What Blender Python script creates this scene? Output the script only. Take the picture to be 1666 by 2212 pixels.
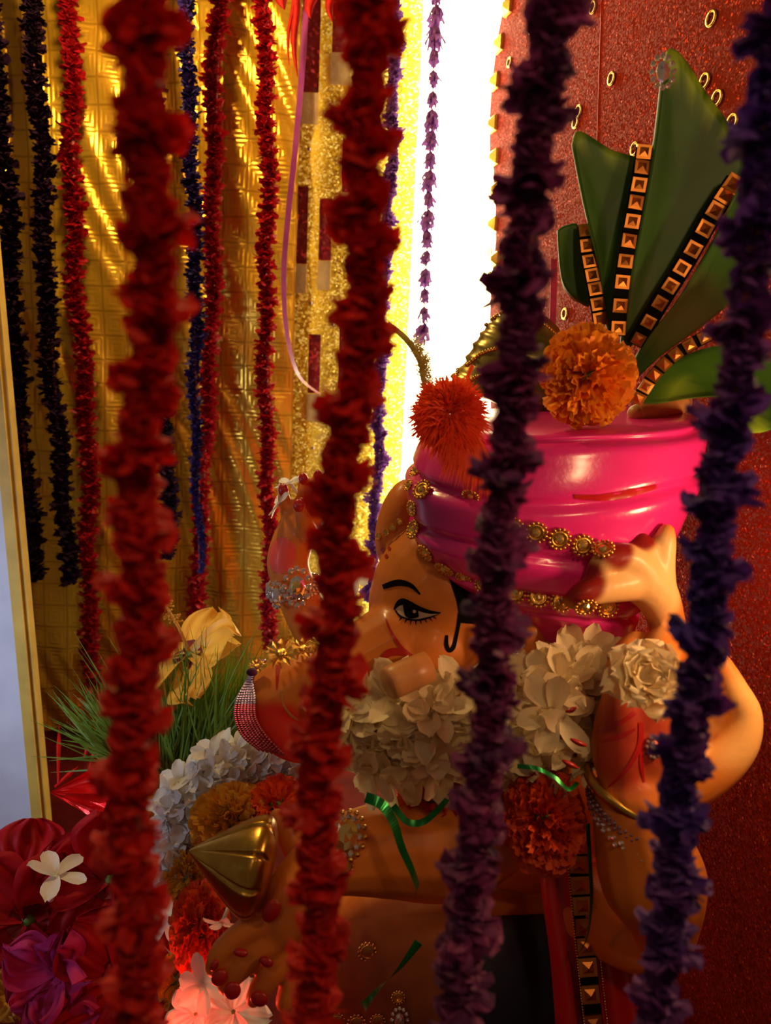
import bpy, math, random
import numpy as np
from mathutils import Vector, Matrix, Quaternion
from mathutils.bvhtree import BVHTree

for o in list(bpy.data.objects):
    bpy.data.objects.remove(o, do_unlink=True)
scene = bpy.context.scene
COL = scene.collection
R_ = random.Random(11)

# ------------------------------------------------------------------ camera
W, H, F = 1666.0, 2212.0, 1700.0
CX, CY = W / 2, H / 2
_up = Vector((403, 8994, 1700)).normalized()          # world up seen in the camera's own axes
_f = Vector((0, 0, -1))
_yw = (_f - _up * _f.dot(_up)).normalized()
_xw = _yw.cross(_up).normalized()
RC = Matrix((_xw, _yw, _up))                            # camera axes -> world axes
cam_d = bpy.data.cameras.new('camera')
cam = bpy.data.objects.new('camera', cam_d)
COL.objects.link(cam)
cam.matrix_world = RC.to_4x4()
cam_d.sensor_fit = 'HORIZONTAL'
cam_d.sensor_width = 36.0
cam_d.lens = F / W * 36.0
cam_d.clip_start = 0.02
cam_d.dof.use_dof = True
cam_d.dof.focus_distance = 0.82
cam_d.dof.aperture_fstop = cam_d.lens / 4.6             # 4.6 mm opening
scene.camera = cam

# ------------------------------------------------------------------ view + world
vs = scene.view_settings
vs.view_transform = 'Standard'
vs.look = 'None'
vs.gamma = 1.0
vs.exposure = 0.25
vs.use_curve_mapping = False
world = bpy.data.worlds.new('room_light')
scene.world = world
world.use_nodes = True
bg = world.node_tree.nodes['Background']
bg.inputs[0].default_value = (1.0, 0.62, 0.42, 1)
bg.inputs[1].default_value = 0.07


def lamp(name, kind, loc, energy, color, size=0.05, target=None, spread=None):
    d = bpy.data.lights.new(name, kind)
    d.energy = energy
    d.color = color
    if kind == 'AREA':
        d.size = size
        if spread:
            d.spread = spread
    else:
        d.shadow_soft_size = size
    o = bpy.data.objects.new(name, d)
    COL.objects.link(o)
    o.location = loc
    if target is not None:
        o.rotation_euler = (Vector(target) - Vector(loc)).to_track_quat('-Z', 'Y').to_euler()
    return o


lamp('warm_bulb', 'POINT', (0.37, 0.52, -0.12), 2.3, (1.0, 0.62, 0.28), 0.03)
lamp('foil_fill', 'POINT', (-0.38, 1.02, 0.56), 10.0, (1.0, 0.66, 0.24), 0.03)  # unseen lamp added high up to brighten the gold foil
lamp('daylight_opening', 'AREA', (-0.95, 0.25, -0.15), 0.75, (0.62, 0.72, 1.0), 0.3, (-0.48, 1.0, -0.42), 1.05).data.shape = 'DISK'
lamp('red_bulb', 'POINT', (-0.150, 0.58, -0.57), 0.20, (1.0, 0.06, 0.03), 0.012)
lamp('room_bulb', 'POINT', (0.30, 0.02, 0.30), 3.2, (1.0, 0.62, 0.28), 0.04)
lamp('left_fill', 'POINT', (-0.32, -0.05, 0.30), 0.95, (1.0, 0.60, 0.32), 0.04)  # unseen fill added at the left for the near red garlands


# ------------------------------------------------------------------ geometry helpers
def P(px, py, d):
    return RC @ Vector(((px - CX) / F * d, -(py - CY) / F * d, -d))


def ray(px, py):
    return (RC @ Vector(((px - CX) / F, -(py - CY) / F, -1.0))).normalized()


def PP(px, py, pt, n):
    r = ray(px, py)
    return r * (Vector(pt).dot(n) / r.dot(n))


def PY(px, py, y):
    return PP(px, py, Vector((0, y, 0)), Vector((0, 1, 0)))


VX, VY, VZ = RC @ Vector((1, 0, 0)), RC @ Vector((0, 1, 0)), RC @ Vector((0, 0, 1))   # right, up, towards viewer
ORG = {}


class MB:
    def __init__(s):
        s.v = []
        s.f = []

    def add(s, vs_, fs_):
        o = len(s.v)
        s.v.extend(Vector(p) for p in vs_)
        s.f.extend([tuple(i + o for i in f) for f in fs_])

    def merge(s, other, M):
        s.add([M @ p for p in other.v], other.f)

    def grid(s, pts, close_u=False, close_v=False):
        nu, nv = len(pts), len(pts[0])
        o = len(s.v)
        for row in pts:
            s.v.extend(Vector(p) for p in row)
        for i in range(nu if close_u else nu - 1):
            for j in range(nv if close_v else nv - 1):
                a = o + i * nv + j
                b = o + i * nv + (j + 1) % nv
                c = o + ((i + 1) % nu) * nv + (j + 1) % nv
                d = o + ((i + 1) % nu) * nv + j
                s.f.append((a, b, c, d))

    def box(s, c, ax, ay, az):
        c = Vector(c)
        pts = []
        for z in (-1, 1):
            for y in (-1, 1):
                for x in (-1, 1):
                    pts.append(c + ax * x + ay * y + az * z)
        s.add(pts, [(0, 2, 3, 1), (4, 5, 7, 6), (0, 1, 5, 4), (2, 6, 7, 3), (0, 4, 6, 2), (1, 3, 7, 5)])

    def ell(s, c, ax, ay, az, nu=12, nv=10):
        c = Vector(c)
        rows = []
        for i in range(1, nv):
            t = math.pi * i / nv
            rows.append([c + az * math.cos(t) + (ax * math.cos(2 * math.pi * j / nu) + ay * math.sin(2 * math.pi * j / nu)) * math.sin(t) for j in range(nu)])
        o = len(s.v)
        s.grid(rows, close_v=True)
        a = len(s.v)
        s.v.append(c + az)
        s.v.append(c - az)
        for j in range(nu):
            s.f.append((a, o + (j + 1) % nu, o + j))
            q = o + (nv - 2) * nu
            s.f.append((a + 1, q + j, q + (j + 1) % nu))

    def ball(s, c, r, nu=12, nv=8):
        s.ell(c, Vector((r, 0, 0)), Vector((0, r, 0)), Vector((0, 0, r)), nu, nv)

    def tube(s, pts, rad, seg=10, cap=True, flat=None):
        pts = [Vector(p) for p in pts]
        n = len(pts)
        if not hasattr(rad, '__len__'):
            rad = [rad] * n
        t0 = (pts[1] - pts[0]).normalized()
        nrm = t0.orthogonal().normalized()
        rows = []
        for i in range(n):
            t = (pts[min(i + 1, n - 1)] - pts[max(i - 1, 0)])
            t = t.normalized() if t.length > 1e-9 else t0
            q = t0.rotation_difference(t)
            nrm = q @ nrm
            t0 = t
            b = t.cross(nrm)
            rows.append([pts[i] + (nrm * math.cos(2 * math.pi * j / seg) + b * math.sin(2 * math.pi * j / seg)) * rad[i] for j in range(seg)])
        o = len(s.v)
        s.grid(rows, close_v=True)
        if cap:
            s.f.append(tuple(o + j for j in range(seg))[::-1])
            q = o + (n - 1) * seg
            s.f.append(tuple(q + j for j in range(seg)))

    def mesh(s, name, org=Vector((0, 0, 0)), smooth=True):
        me = bpy.data.meshes.new(name)
        me.from_pydata([tuple(p - org) for p in s.v], [], s.f)
        me.update()
        if smooth:
            me.polygons.foreach_set('use_smooth', [True] * len(me.polygons))
        return me

    def build(s, name, mat, parent=None, smooth=True, org=None):
        if parent is not None:
            org = ORG[parent.name]
        elif org is None:
            zs = min(p.z for p in s.v)
            c = sum(s.v, Vector()) / len(s.v)
            org = Vector((c.x, c.y, zs))
        o = bpy.data.objects.new(name, s.mesh(name, org, smooth))
        COL.objects.link(o)
        if mat:
            o.data.materials.append(mat)
        if parent is not None:
            o.parent = parent
        else:
            o.location = org
        ORG[o.name] = org
        return o

    def bvh(s):
        return BVHTree.FromPolygons(s.v, s.f)


def thing(name, loc, label, cat, group=None):
    o = bpy.data.objects.new(name, None)
    o.empty_display_size = 0.02
    COL.objects.link(o)
    o.location = loc
    ORG[o.name] = Vector(loc)
    return tag(o, label, cat, group)


def tag(o, label=None, cat=None, group=None, kind=None):
    if label:
        o['label'] = label
    if cat:
        o['category'] = cat
    if group:
        o['group'] = group
    if kind:
        o['kind'] = kind
    return o


def place(mesh, name, M, parent, mat=None):
    """an instance of shared mesh data, as a part under parent"""
    o = bpy.data.objects.new(name, mesh)
    COL.objects.link(o)
    o.parent = parent
    o.matrix_local = Matrix.Translation(-ORG[parent.name]) @ M
    ORG[o.name] = M.translation.copy()
    return o


def crom(pts, n=6):
    """Catmull-Rom through tuples of floats"""
    out = []
    m = len(pts)
    A = [np.array(p, float) for p in pts]
    for i in range(m - 1):
        p0, p1, p2, p3 = A[max(i - 1, 0)], A[i], A[i + 1], A[min(i + 2, m - 1)]
        for k in range(n):
            t = k / n
            out.append(0.5 * (2 * p1 + (p2 - p0) * t + (2 * p0 - 5 * p1 + 4 * p2 - p3) * t * t + (3 * p1 - p0 - 3 * p2 + p3) * t ** 3))
    out.append(A[-1])
    return out


def frame(n, up=None, loc=(0, 0, 0), s=1.0, spin=0.0):
    """matrix whose local Z is n"""
    n = Vector(n).normalized()
    up = Vector(up) if up is not None else Vector((0, 0, 1))
    x = up.cross(n)
    if x.length < 1e-4:
        x = n.orthogonal()
    x.normalize()
    y = n.cross(x)
    M = Matrix((x, y, n)).transposed()
    M = M @ Matrix.Rotation(spin, 3, 'Z') * 1.0
    M4 = M.to_4x4()
    M4 = Matrix.Translation(Vector(loc)) @ M4 @ Matrix.Diagonal((s, s, s, 1))
    return M4


# ------------------------------------------------------------------ materials
def nodes(name):
    m = bpy.data.materials.new(name)
    m.use_nodes = True
    nt = m.node_tree
    return m, nt, nt.nodes['Principled BSDF'], nt.nodes['Material Output']


def N(nt, t, **kw):
    n = nt.nodes.new(t)
    for k, v in kw.items():
        if k.startswith('i_'):
            key = k[2:]
            n.inputs[int(key) if key.isdigit() else key.replace('_', ' ')].default_value = v
        else:
            setattr(n, k, v)
    return n


def paint(name, c1, c2=None, rough=0.5, metal=0.0, scale=60.0, bump=0.0, coat=0.0, transl=0.0, sss=0.0, bscale=None, attr=None, sheen=0.0, spec=0.5, detail=3.0):
    m, nt, b, out = nodes(name)
    c2 = c2 or tuple(x * 0.75 for x in c1)
    tc = N(nt, 'ShaderNodeTexCoord')
    nz = N(nt, 'ShaderNodeTexNoise', i_Scale=scale, i_Detail=detail)
    nt.links.new(tc.outputs['Object'], nz.inputs['Vector'])
    cr = N(nt, 'ShaderNodeValToRGB')
    cr.color_ramp.elements[0].position = 0.32
    cr.color_ramp.elements[1].position = 0.68
    cr.color_ramp.elements[0].color = (*c2, 1)
    cr.color_ramp.elements[1].color = (*c1, 1)
    nt.links.new(nz.outputs['Fac'], cr.inputs['Fac'])
    col = cr.outputs['Color']
    if attr:
        at = N(nt, 'ShaderNodeAttribute', attribute_name=attr)
        mx = N(nt, 'ShaderNodeMix', data_type='RGBA', blend_type='MIX')
        nt.links.new(at.outputs['Alpha'], mx.inputs[0])
        nt.links.new(col, mx.inputs[6])
        nt.links.new(at.outputs['Color'], mx.inputs[7])
        col = mx.outputs[2]
    nt.links.new(col, b.inputs['Base Color'])
    b.inputs['Roughness'].default_value = rough
    b.inputs['Metallic'].default_value = metal
    b.inputs['Coat Weight'].default_value = coat
    b.inputs['Coat Roughness'].default_value = 0.15
    b.inputs['Specular IOR Level'].default_value = spec
    if sheen:
        b.inputs['Sheen Weight'].default_value = sheen
    if sss:
        b.inputs['Subsurface Weight'].default_value = sss
        b.inputs['Subsurface Radius'].default_value = (0.01, 0.005, 0.003)
        b.inputs['Subsurface Scale'].default_value = 0.5
    if bump:
        nb = N(nt, 'ShaderNodeTexNoise', i_Scale=bscale or scale * 3, i_Detail=4.0)
        nt.links.new(tc.outputs['Object'], nb.inputs['Vector'])
        bp = N(nt, 'ShaderNodeBump', i_Strength=bump, i_Distance=0.002)
        nt.links.new(nb.outputs['Fac'], bp.inputs['Height'])
        nt.links.new(bp.outputs['Normal'], b.inputs['Normal'])
    if transl:
        tr = N(nt, 'ShaderNodeBsdfTranslucent')
        nt.links.new(col, tr.inputs['Color'])
        ms = N(nt, 'ShaderNodeMixShader')
        ms.inputs[0].default_value = transl
        nt.links.new(b.outputs[0], ms.inputs[1])
        nt.links.new(tr.outputs[0], ms.inputs[2])
        nt.links.new(ms.outputs[0], out.inputs['Surface'])
    return m


def glitter(name, c1, c2, flake, cell=500.0, amt=0.9, rough=0.35, metal=0.5, thr=0.72, spec=0.5):
    """coloured paper covered in flakes, each flake its own small tilt"""
    m, nt, b, out = nodes(name)
    tc = N(nt, 'ShaderNodeTexCoord')
    vo = N(nt, 'ShaderNodeTexVoronoi', i_Scale=cell)
    nt.links.new(tc.outputs['Object'], vo.inputs['Vector'])
    sub = N(nt, 'ShaderNodeVectorMath', operation='SUBTRACT')
    sub.inputs[1].default_value = (0.5, 0.5, 0.5)
    nt.links.new(vo.outputs['Color'], sub.inputs[0])
    sc = N(nt, 'ShaderNodeVectorMath', operation='SCALE')
    sc.inputs['Scale'].default_value = amt
    nt.links.new(sub.outputs[0], sc.inputs[0])
    ge = N(nt, 'ShaderNodeNewGeometry')
    ad = N(nt, 'ShaderNodeVectorMath', operation='ADD')
    nt.links.new(sc.outputs[0], ad.inputs[0])
    nt.links.new(ge.outputs['Normal'], ad.inputs[1])
    no = N(nt, 'ShaderNodeVectorMath', operation='NORMALIZE')
    nt.links.new(ad.outputs[0], no.inputs[0])
    nt.links.new(no.outputs[0], b.inputs['Normal'])
    nz = N(nt, 'ShaderNodeTexNoise', i_Scale=9.0, i_Detail=4.0)
    nt.links.new(tc.outputs['Object'], nz.inputs['Vector'])
    mx = N(nt, 'ShaderNodeMix', data_type='RGBA')
    mx.inputs[6].default_value = (*c1, 1)
    mx.inputs[7].default_value = (*c2, 1)
    nt.links.new(nz.outputs['Fac'], mx.inputs[0])
    sep = N(nt, 'ShaderNodeSeparateColor')
    nt.links.new(vo.outputs['Color'], sep.inputs[0])
    gt = N(nt, 'ShaderNodeMath', operation='GREATER_THAN')
    gt.inputs[1].default_value = thr
    nt.links.new(sep.outputs[0], gt.inputs[0])
    m2 = N(nt, 'ShaderNodeMix', data_type='RGBA')
    nt.links.new(gt.outputs[0], m2.inputs[0])
    nt.links.new(mx.outputs[2], m2.inputs[6])
    m2.inputs[7].default_value = (*flake, 1)
    nt.links.new(m2.outputs[2], b.inputs['Base Color'])
    mm = N(nt, 'ShaderNodeMath', operation='MULTIPLY')
    mm.inputs[1].default_value = metal
    nt.links.new(gt.outputs[0], mm.inputs[0])
    nt.links.new(mm.outputs[0], b.inputs['Metallic'])
    b.inputs['Roughness'].default_value = rough
    b.inputs['Specular IOR Level'].default_value = spec
    return m


def foil(name, c1, c2, cell=0.042):
    """embossed squares on metallised film"""
    m, nt, b, out = nodes(name)
    tc = N(nt, 'ShaderNodeTexCoord')
    sp = N(nt, 'ShaderNodeSeparateXYZ')
    nt.links.new(tc.outputs['Object'], sp.inputs[0])

    def M(op, a, bb=None):
        n = N(nt, 'ShaderNodeMath', operation=op)
        for i, q in enumerate((a, bb)):
            if q is None:
                continue
            if isinstance(q, (int, float)):
                n.inputs[i].default_value = q
            else:
                nt.links.new(q, n.inputs[i])
        return n.outputs[0]
    u = M('ABSOLUTE', M('SUBTRACT', M('FRACT', M('DIVIDE', sp.outputs[0], cell)), 0.5))
    v = M('ABSOLUTE', M('SUBTRACT', M('FRACT', M('DIVIDE', sp.outputs[2], cell)), 0.5))
    mxx = M('MAXIMUM', u, v)
    ring = M('SINE', M('MULTIPLY', mxx, 34.0))
    line = M('GREATER_THAN', mxx, 0.46)
    nz = N(nt, 'ShaderNodeTexNoise', i_Scale=7.0, i_Detail=5.0)
    nt.links.new(tc.outputs['Object'], nz.inputs['Vector'])
    fine = N(nt, 'ShaderNodeTexNoise', i_Scale=90.0, i_Detail=3.0)
    nt.links.new(tc.outputs['Object'], fine.inputs['Vector'])
    hgt = M('ADD', M('MULTIPLY', ring, 0.10), M('MULTIPLY', fine.outputs['Fac'], 0.30))
    bp = N(nt, 'ShaderNodeBump', i_Strength=0.55, i_Distance=0.003)
    nt.links.new(hgt, bp.inputs['Height'])
    nt.links.new(bp.outputs['Normal'], b.inputs['Normal'])
    cr = N(nt, 'ShaderNodeValToRGB')
    cr.color_ramp.elements[0].position = 0.35
    cr.color_ramp.elements[1].position = 0.65
    cr.color_ramp.elements[0].color = (*c2, 1)
    cr.color_ramp.elements[1].color = (*c1, 1)
    nt.links.new(nz.outputs['Fac'], cr.inputs['Fac'])
    mx = N(nt, 'ShaderNodeMix', data_type='RGBA')
    nt.links.new(M('MULTIPLY', line, 0.5), mx.inputs[0])
    nt.links.new(cr.outputs['Color'], mx.inputs[6])
    mx.inputs[7].default_value = (c2[0] * .5, c2[1] * .45, c2[2] * .4, 1)
    nt.links.new(mx.outputs[2], b.inputs['Base Color'])
    b.inputs['Metallic'].default_value = 0.6
    b.inputs['Roughness'].default_value = 0.26
    return m


def emit(name, col, s):
    m, nt, b, out = nodes(name)
    b.inputs['Base Color'].default_value = (0.9, 0.9, 0.9, 1)
    b.inputs['Emission Color'].default_value = (*col, 1)
    b.inputs['Emission Strength'].default_value = s
    return m


def gem(name, col, rough=0.05):
    m, nt, b, out = nodes(name)
    tc = N(nt, 'ShaderNodeTexCoord')
    vo = N(nt, 'ShaderNodeTexVoronoi', i_Scale=260.0)
    nt.links.new(tc.outputs['Object'], vo.inputs['Vector'])
    mx = N(nt, 'ShaderNodeMix', data_type='RGBA')
    mx.inputs[6].default_value = (*col, 1)
    mx.inputs[7].default_value = (*[min(1, c * 1.4 + .1) for c in col], 1)
    nt.links.new(vo.outputs['Distance'], mx.inputs[0])
    nt.links.new(mx.outputs[2], b.inputs['Base Color'])
    b.inputs['Metallic'].default_value = 0.8
    b.inputs['Roughness'].default_value = rough
    return m


MT = {}
MT['red_crepe'] = paint('red_crepe', (0.70, 0.010, 0.003), (0.45, 0.004, 0.002), 0.7, transl=0.35, scale=90)
MT['crimson_tinsel'] = paint('crimson_tinsel', (0.55, 0.008, 0.02), (0.30, 0.003, 0.008), 0.45, transl=0.25, scale=120)
MT['purple_crepe'] = paint('purple_crepe', (0.24, 0.03, 0.16), (0.055, 0.012, 0.09), 0.7, transl=0.3, scale=45)
MT['violet_crepe'] = paint('violet_crepe', (0.13, 0.025, 0.20), (0.030, 0.018, 0.26), 0.7, transl=0.3, scale=9)
MT['plum_crepe'] = paint('plum_crepe', (0.032, 0.007, 0.032), (0.012, 0.004, 0.016), 0.85, spec=0.15, transl=0.15, scale=60)
MT['navy_crepe'] = paint('navy_crepe', (0.04, 0.02, 0.22), (0.012, 0.008, 0.08), 0.6, transl=0.2, scale=60)
MT['lilac_paper'] = paint('lilac_paper', (0.36, 0.14, 0.55), (0.18, 0.05, 0.30), 0.6, transl=0.35, scale=90)
MT['string'] = paint('string', (0.35, 0.08, 0.08), rough=0.8)
MT['gold_foil'] = foil('gold_foil', (0.92, 0.56, 0.05), (0.74, 0.40, 0.025))
MT['yellow_glitter'] = glitter('yellow_glitter', (0.95, 0.68, 0.04), (0.86, 0.58, 0.03), (1.0, 0.84, 0.25), 330, 0.9, 0.45, 0.5, 0.8)
MT['red_glitter'] = glitter('red_glitter', (0.30, 0.022, 0.006), (0.22, 0.013, 0.004), (0.60, 0.06, 0.02), 560, 0.45, 0.55, 0.6, 0.93, 0.03)
MT['magenta_velvet'] = glitter('magenta_velvet', (0.34, 0.008, 0.045), (0.24, 0.004, 0.03), (0.8, 0.1, 0.2), 200, 0.7, 0.4, 0.6, 0.9)
MT['foam_core'] = paint('foam_core', (0.62, 0.46, 0.22), (0.50, 0.36, 0.15), 0.8, bump=0.4)
MT['white_wall'] = paint('white_wall', (0.62, 0.64, 0.70), (0.52, 0.54, 0.60), 0.85, scale=14, bump=0.15)
MT['yellow_trim'] = paint('yellow_trim', (0.66, 0.44, 0.07), (0.50, 0.32, 0.05), 0.6, scale=25, bump=0.2)
MT['cloth_floor'] = paint('cloth_floor', (0.11, 0.006, 0.005), (0.06, 0.003, 0.003), 0.9, spec=0.1, scale=20, bump=0.3)
MT['dark_wall'] = paint('dark_wall', (0.30, 0.15, 0.05), (0.20, 0.09, 0.03), 0.8, scale=10)
MT['wood'] = paint('wood', (0.25, 0.13, 0.05), (0.15, 0.07, 0.03), 0.7, scale=30)
MT['lamp_white'] = emit('lamp_white', (1.0, 0.88, 0.50), 9.0)
MT['gold'] = paint('gold', (0.90, 0.58, 0.14), (0.75, 0.42, 0.08), 0.25, 1.0, scale=200, bump=0.15)
MT['antique_gold'] = paint('antique_gold', (0.72, 0.47, 0.09), (0.50, 0.29, 0.05), 0.30, 1.0, scale=60, bump=0.1)
MT['copper_gold'] = paint('copper_gold', (0.70, 0.27, 0.06), (0.48, 0.16, 0.03), 0.30, 0.9, scale=120, bump=0.1)
MT['olive_gold'] = paint('olive_gold', (0.40, 0.33, 0.08), (0.10, 0.07, 0.02), 0.3, 0.6, scale=30)
MT['skin'] = paint('skin', (0.74, 0.235, 0.035), (0.66, 0.19, 0.028), 0.42, spec=0.25, coat=0.06, scale=14, attr='paint', bump=0.10, bscale=220)
MT['tusk'] = paint('tusk', (0.66, 0.30, 0.10), (0.58, 0.24, 0.07), 0.4, scale=40, bump=0.1)
MT['pink_paint'] = paint('pink_paint', (0.92, 0.035, 0.34), (0.84, 0.022, 0.27), 0.25, coat=0.5, scale=10, attr='paint', bump=0.12, bscale=160)
MT['leaf_green'] = paint('leaf_green', (0.055, 0.15, 0.012), (0.025, 0.085, 0.010), 0.42, spec=0.25, scale=14, attr='paint', bump=0.05)
MT['marigold_orange'] = paint('marigold_orange', (1.0, 0.40, 0.015), (0.90, 0.25, 0.008), 0.6, transl=0.25, scale=70)
MT['marigold_deep'] = paint('marigold_deep', (0.86, 0.11, 0.008), (0.66, 0.045, 0.005), 0.6, transl=0.25, scale=70)
MT['marigold_yellow'] = paint('marigold_yellow', (0.80, 0.42, 0.02), (0.66, 0.25, 0.012), 0.6, transl=0.25, scale=70)
MT['jasmine_white'] = paint('jasmine_white', (0.92, 0.82, 0.54), (0.86, 0.70, 0.40), 0.5, transl=0.28, scale=40)
MT['cool_white'] = paint('cool_white', (0.84, 0.83, 0.80), (0.74, 0.72, 0.68), 0.5, transl=0.28, scale=40)
MT['petal_red'] = paint('petal_red', (0.48, 0.010, 0.014), (0.28, 0.004, 0.010), 0.5, transl=0.3, spec=0.12, scale=30)
MT['petal_pink'] = paint('petal_pink', (0.62, 0.05, 0.24), (0.42, 0.02, 0.15), 0.5, transl=0.3, spec=0.12, scale=30)
MT['petal_yellow'] = paint('petal_yellow', (0.86, 0.50, 0.06), (0.76, 0.38, 0.04), 0.5, transl=0.3, scale=30)
MT['dark_red'] = paint('dark_red', (0.22, 0.004, 0.012), rough=0.6)
MT['stem_green'] = paint('stem_green', (0.16, 0.27, 0.02), (0.08, 0.16, 0.012), 0.5, transl=0.2, scale=30)
MT['calyx'] = paint('calyx', (0.12, 0.20, 0.03), rough=0.6)
MT['green_ribbon'] = paint('green_ribbon', (0.01, 0.26, 0.05), (0.005, 0.15, 0.03), 0.22, 0.6, scale=60)
MT['purple_ribbon'] = paint('purple_ribbon', (0.46, 0.10, 0.46), (0.36, 0.06, 0.36), 0.3, coat=0.5, scale=30)
MT['pink_ribbon'] = paint('pink_ribbon', (0.85, 0.08, 0.25), rough=0.4)
MT['red_foil'] = paint('red_foil', (0.9, 0.025, 0.015), (0.7, 0.01, 0.008), 0.25, 0.45, scale=40, bump=0.3)
MT['black_paint'] = paint('black_paint', (0.008, 0.006, 0.006), rough=0.8, spec=0.05)
MT['eye_white'] = paint('eye_white', (0.62, 0.48, 0.38), rough=0.5, spec=0.2)
MT['red_paint'] = paint('red_paint', (0.52, 0.012, 0.012), (0.42, 0.008, 0.008), 0.35, coat=0.3)
MT['feather'] = paint('feather', (0.95, 0.13, 0.02), (0.85, 0.06, 0.012), 0.6, transl=0.4, scale=50)
MT['yellow_feather'] = paint('yellow_feather', (0.75, 0.62, 0.16), rough=0.6, transl=0.4)
MT['red_cloth'] = paint('red_cloth', (0.55, 0.014, 0.012), (0.42, 0.008, 0.008), 0.35, coat=0.3, scale=20)
MT['navy_cloth'] = paint('navy_cloth', (0.012, 0.014, 0.045), (0.006, 0.007, 0.02), 0.5, scale=20)
MT['shade_brown'] = paint('shade_brown', (0.26, 0.075, 0.02), (0.16, 0.04, 0.012), 0.6, scale=20, spec=0.2)  # skin darkened by shade, as a colour for the belly sheet
MT['crystal'] = gem('crystal', (0.75, 0.72, 0.68))
MT['amber_gem'] = gem('amber_gem', (0.9, 0.55, 0.15))
MT['pink_bead'] = gem('pink_bead', (0.42, 0.035, 0.06), 0.2)
MT['mauve_bead'] = gem('mauve_bead', (0.26, 0.18, 0.25), 0.2)

# ------------------------------------------------------------------ setting
FLOOR_Z = -0.73
YF = 1.42                                               # plane of the foil side wall
D1 = 1.40
_wp = PY(1057, 280, D1)             # far edge of the red back wall
WDIR = Vector((0.268, -1.0, 0)).normalized()            # along the wall, towards the viewer
WN = Vector((-WDIR.y * -1, 0, 0))
WN = WDIR.cross(Vector((0, 0, 1))).normalized()
if WN.x > 0:
    WN = -WN


def PW(px, py, off=0.0):
    return PP(px, py, _wp + WN * off, WN)


m = MB()
m.box((0, 0.55, FLOOR_Z - 0.02), Vector((1.0, 0, 0)), Vector((0, 1.15, 0)), Vector((0, 0, 0.02)))
tag(m.build('floor', MT['cloth_floor'], smooth=False), 'dark red cloth spread under the idol and flowers', kind='structure')
m = MB()
m.box((0, 1.62, 0.0), Vector((1.0, 0, 0)), Vector((0, 0.02, 0)), Vector((0, 0, 0.75)))
tag(m.build('wall_back', MT['dark_wall'], smooth=False), 'plain brown wall behind the shrine panels', kind='structure')

# gold foil sheet: folds are geometry
x0, x1 = PY(-60, 1100, YF).x, PY(640, 300, YF).x
z1 = 0.74
strips = 5
foil_root = None
cuts = [x0 + (x1 - x0) * t for t in (0.0, 0.16, 0.33, 0.50, 0.72, 1.0)]
wall_foil = MB()
wall_foil.box(((x0 + x1) / 2, YF + 0.03, (FLOOR_Z + z1) / 2), Vector(((x1 - x0) / 2, 0, 0)), Vector((0, 0.006, 0)), Vector((0, 0, (z1 - FLOOR_Z) / 2)))
foil_root = tag(wall_foil.build('wall_left', MT['dark_wall'], smooth=False), 'side wall hung with shiny gold foil strips', kind='structure')
for k in range(strips):
    m = MB()
    a, b_ = cuts[k] - 0.004, cuts[k + 1] + 0.004
    nx, nz_ = 44, 130
    ph = R_.uniform(0, 9)
    rows = []
    for j in range(nz_ + 1):
        z = FLOOR_Z + (z1 - FLOOR_Z) * j / nz_
        row = []
        for i in range(nx + 1):
            x = a + (b_ - a) * i / nx
            s_ = (x * 0.88 + z * 0.46)                  # across the slanting creases
            t_ = (-x * 0.46 + z * 0.88)
            w = 0.0055 * math.sin(s_ * 70 + 2.4 * math.sin(t_ * 7 + ph) + ph) * (0.4 + 0.6 * math.sin(t_ * 5.1 + ph * 2) ** 2)
            w += 0.0030 * math.sin(s_ * 171 + 1.7 * math.sin(t_ * 13 + ph)) * max(0, math.sin(t_ * 6.0 + s_ * 9 + ph))
            w += 0.004 * math.sin(z * 9 + ph) + 0.006 * abs(2 * (i / nx) - 1) ** 6
            row.append((x, YF - 0.002 + w + 0.006 * (k % 2), z))
        rows.append(row)
    m.grid(rows)
    o = m.build('foil_strip', MT['gold_foil'], foil_root)

# white wall piece at the left with a yellow painted edge
YL = 1.06
ea, eb = PY(-30, 700, YL), PY(72, 1780, YL)               # right edge of the white part leans a little
edir = (ea - eb).normalized()
et, ebm = eb + edir * ((0.60 - eb.z) / edir.z), eb + edir * ((FLOOR_Z - eb.z) / edir.z)


def leaning(x_a, x_b, y_a, y_b):
    m = MB()
    pts = []
    for p in (ebm, et):
        for (x, y) in ((x_a, y_a), (x_b, y_a), (x_b, y_b), (x_a, y_b)):
            pts.append(Vector((p.x + x, YL + y, p.z)))
    m.add(pts, [(0, 1, 5, 4), (1, 2, 6, 5), (2, 3, 7, 6), (3, 0, 4, 7), (4, 5, 6, 7), (3, 2, 1, 0)])
    return m


m = leaning(-0.40, 0.0, 0.0, 0.03)
tag(m.build('wall_front', MT['white_wall'], smooth=False), 'bluish white wall beside the shrine opening', kind='structure')
m = leaning(0.0, 0.015, -0.004, 0.014)
m2 = leaning(0.015, 0.020, 0.002, 0.018)
m.add(m2.v, m2.f)
tag(m.build('trim_1', MT['yellow_trim'], smooth=False), 'yellow painted edge of the white wall', kind='structure')

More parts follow.
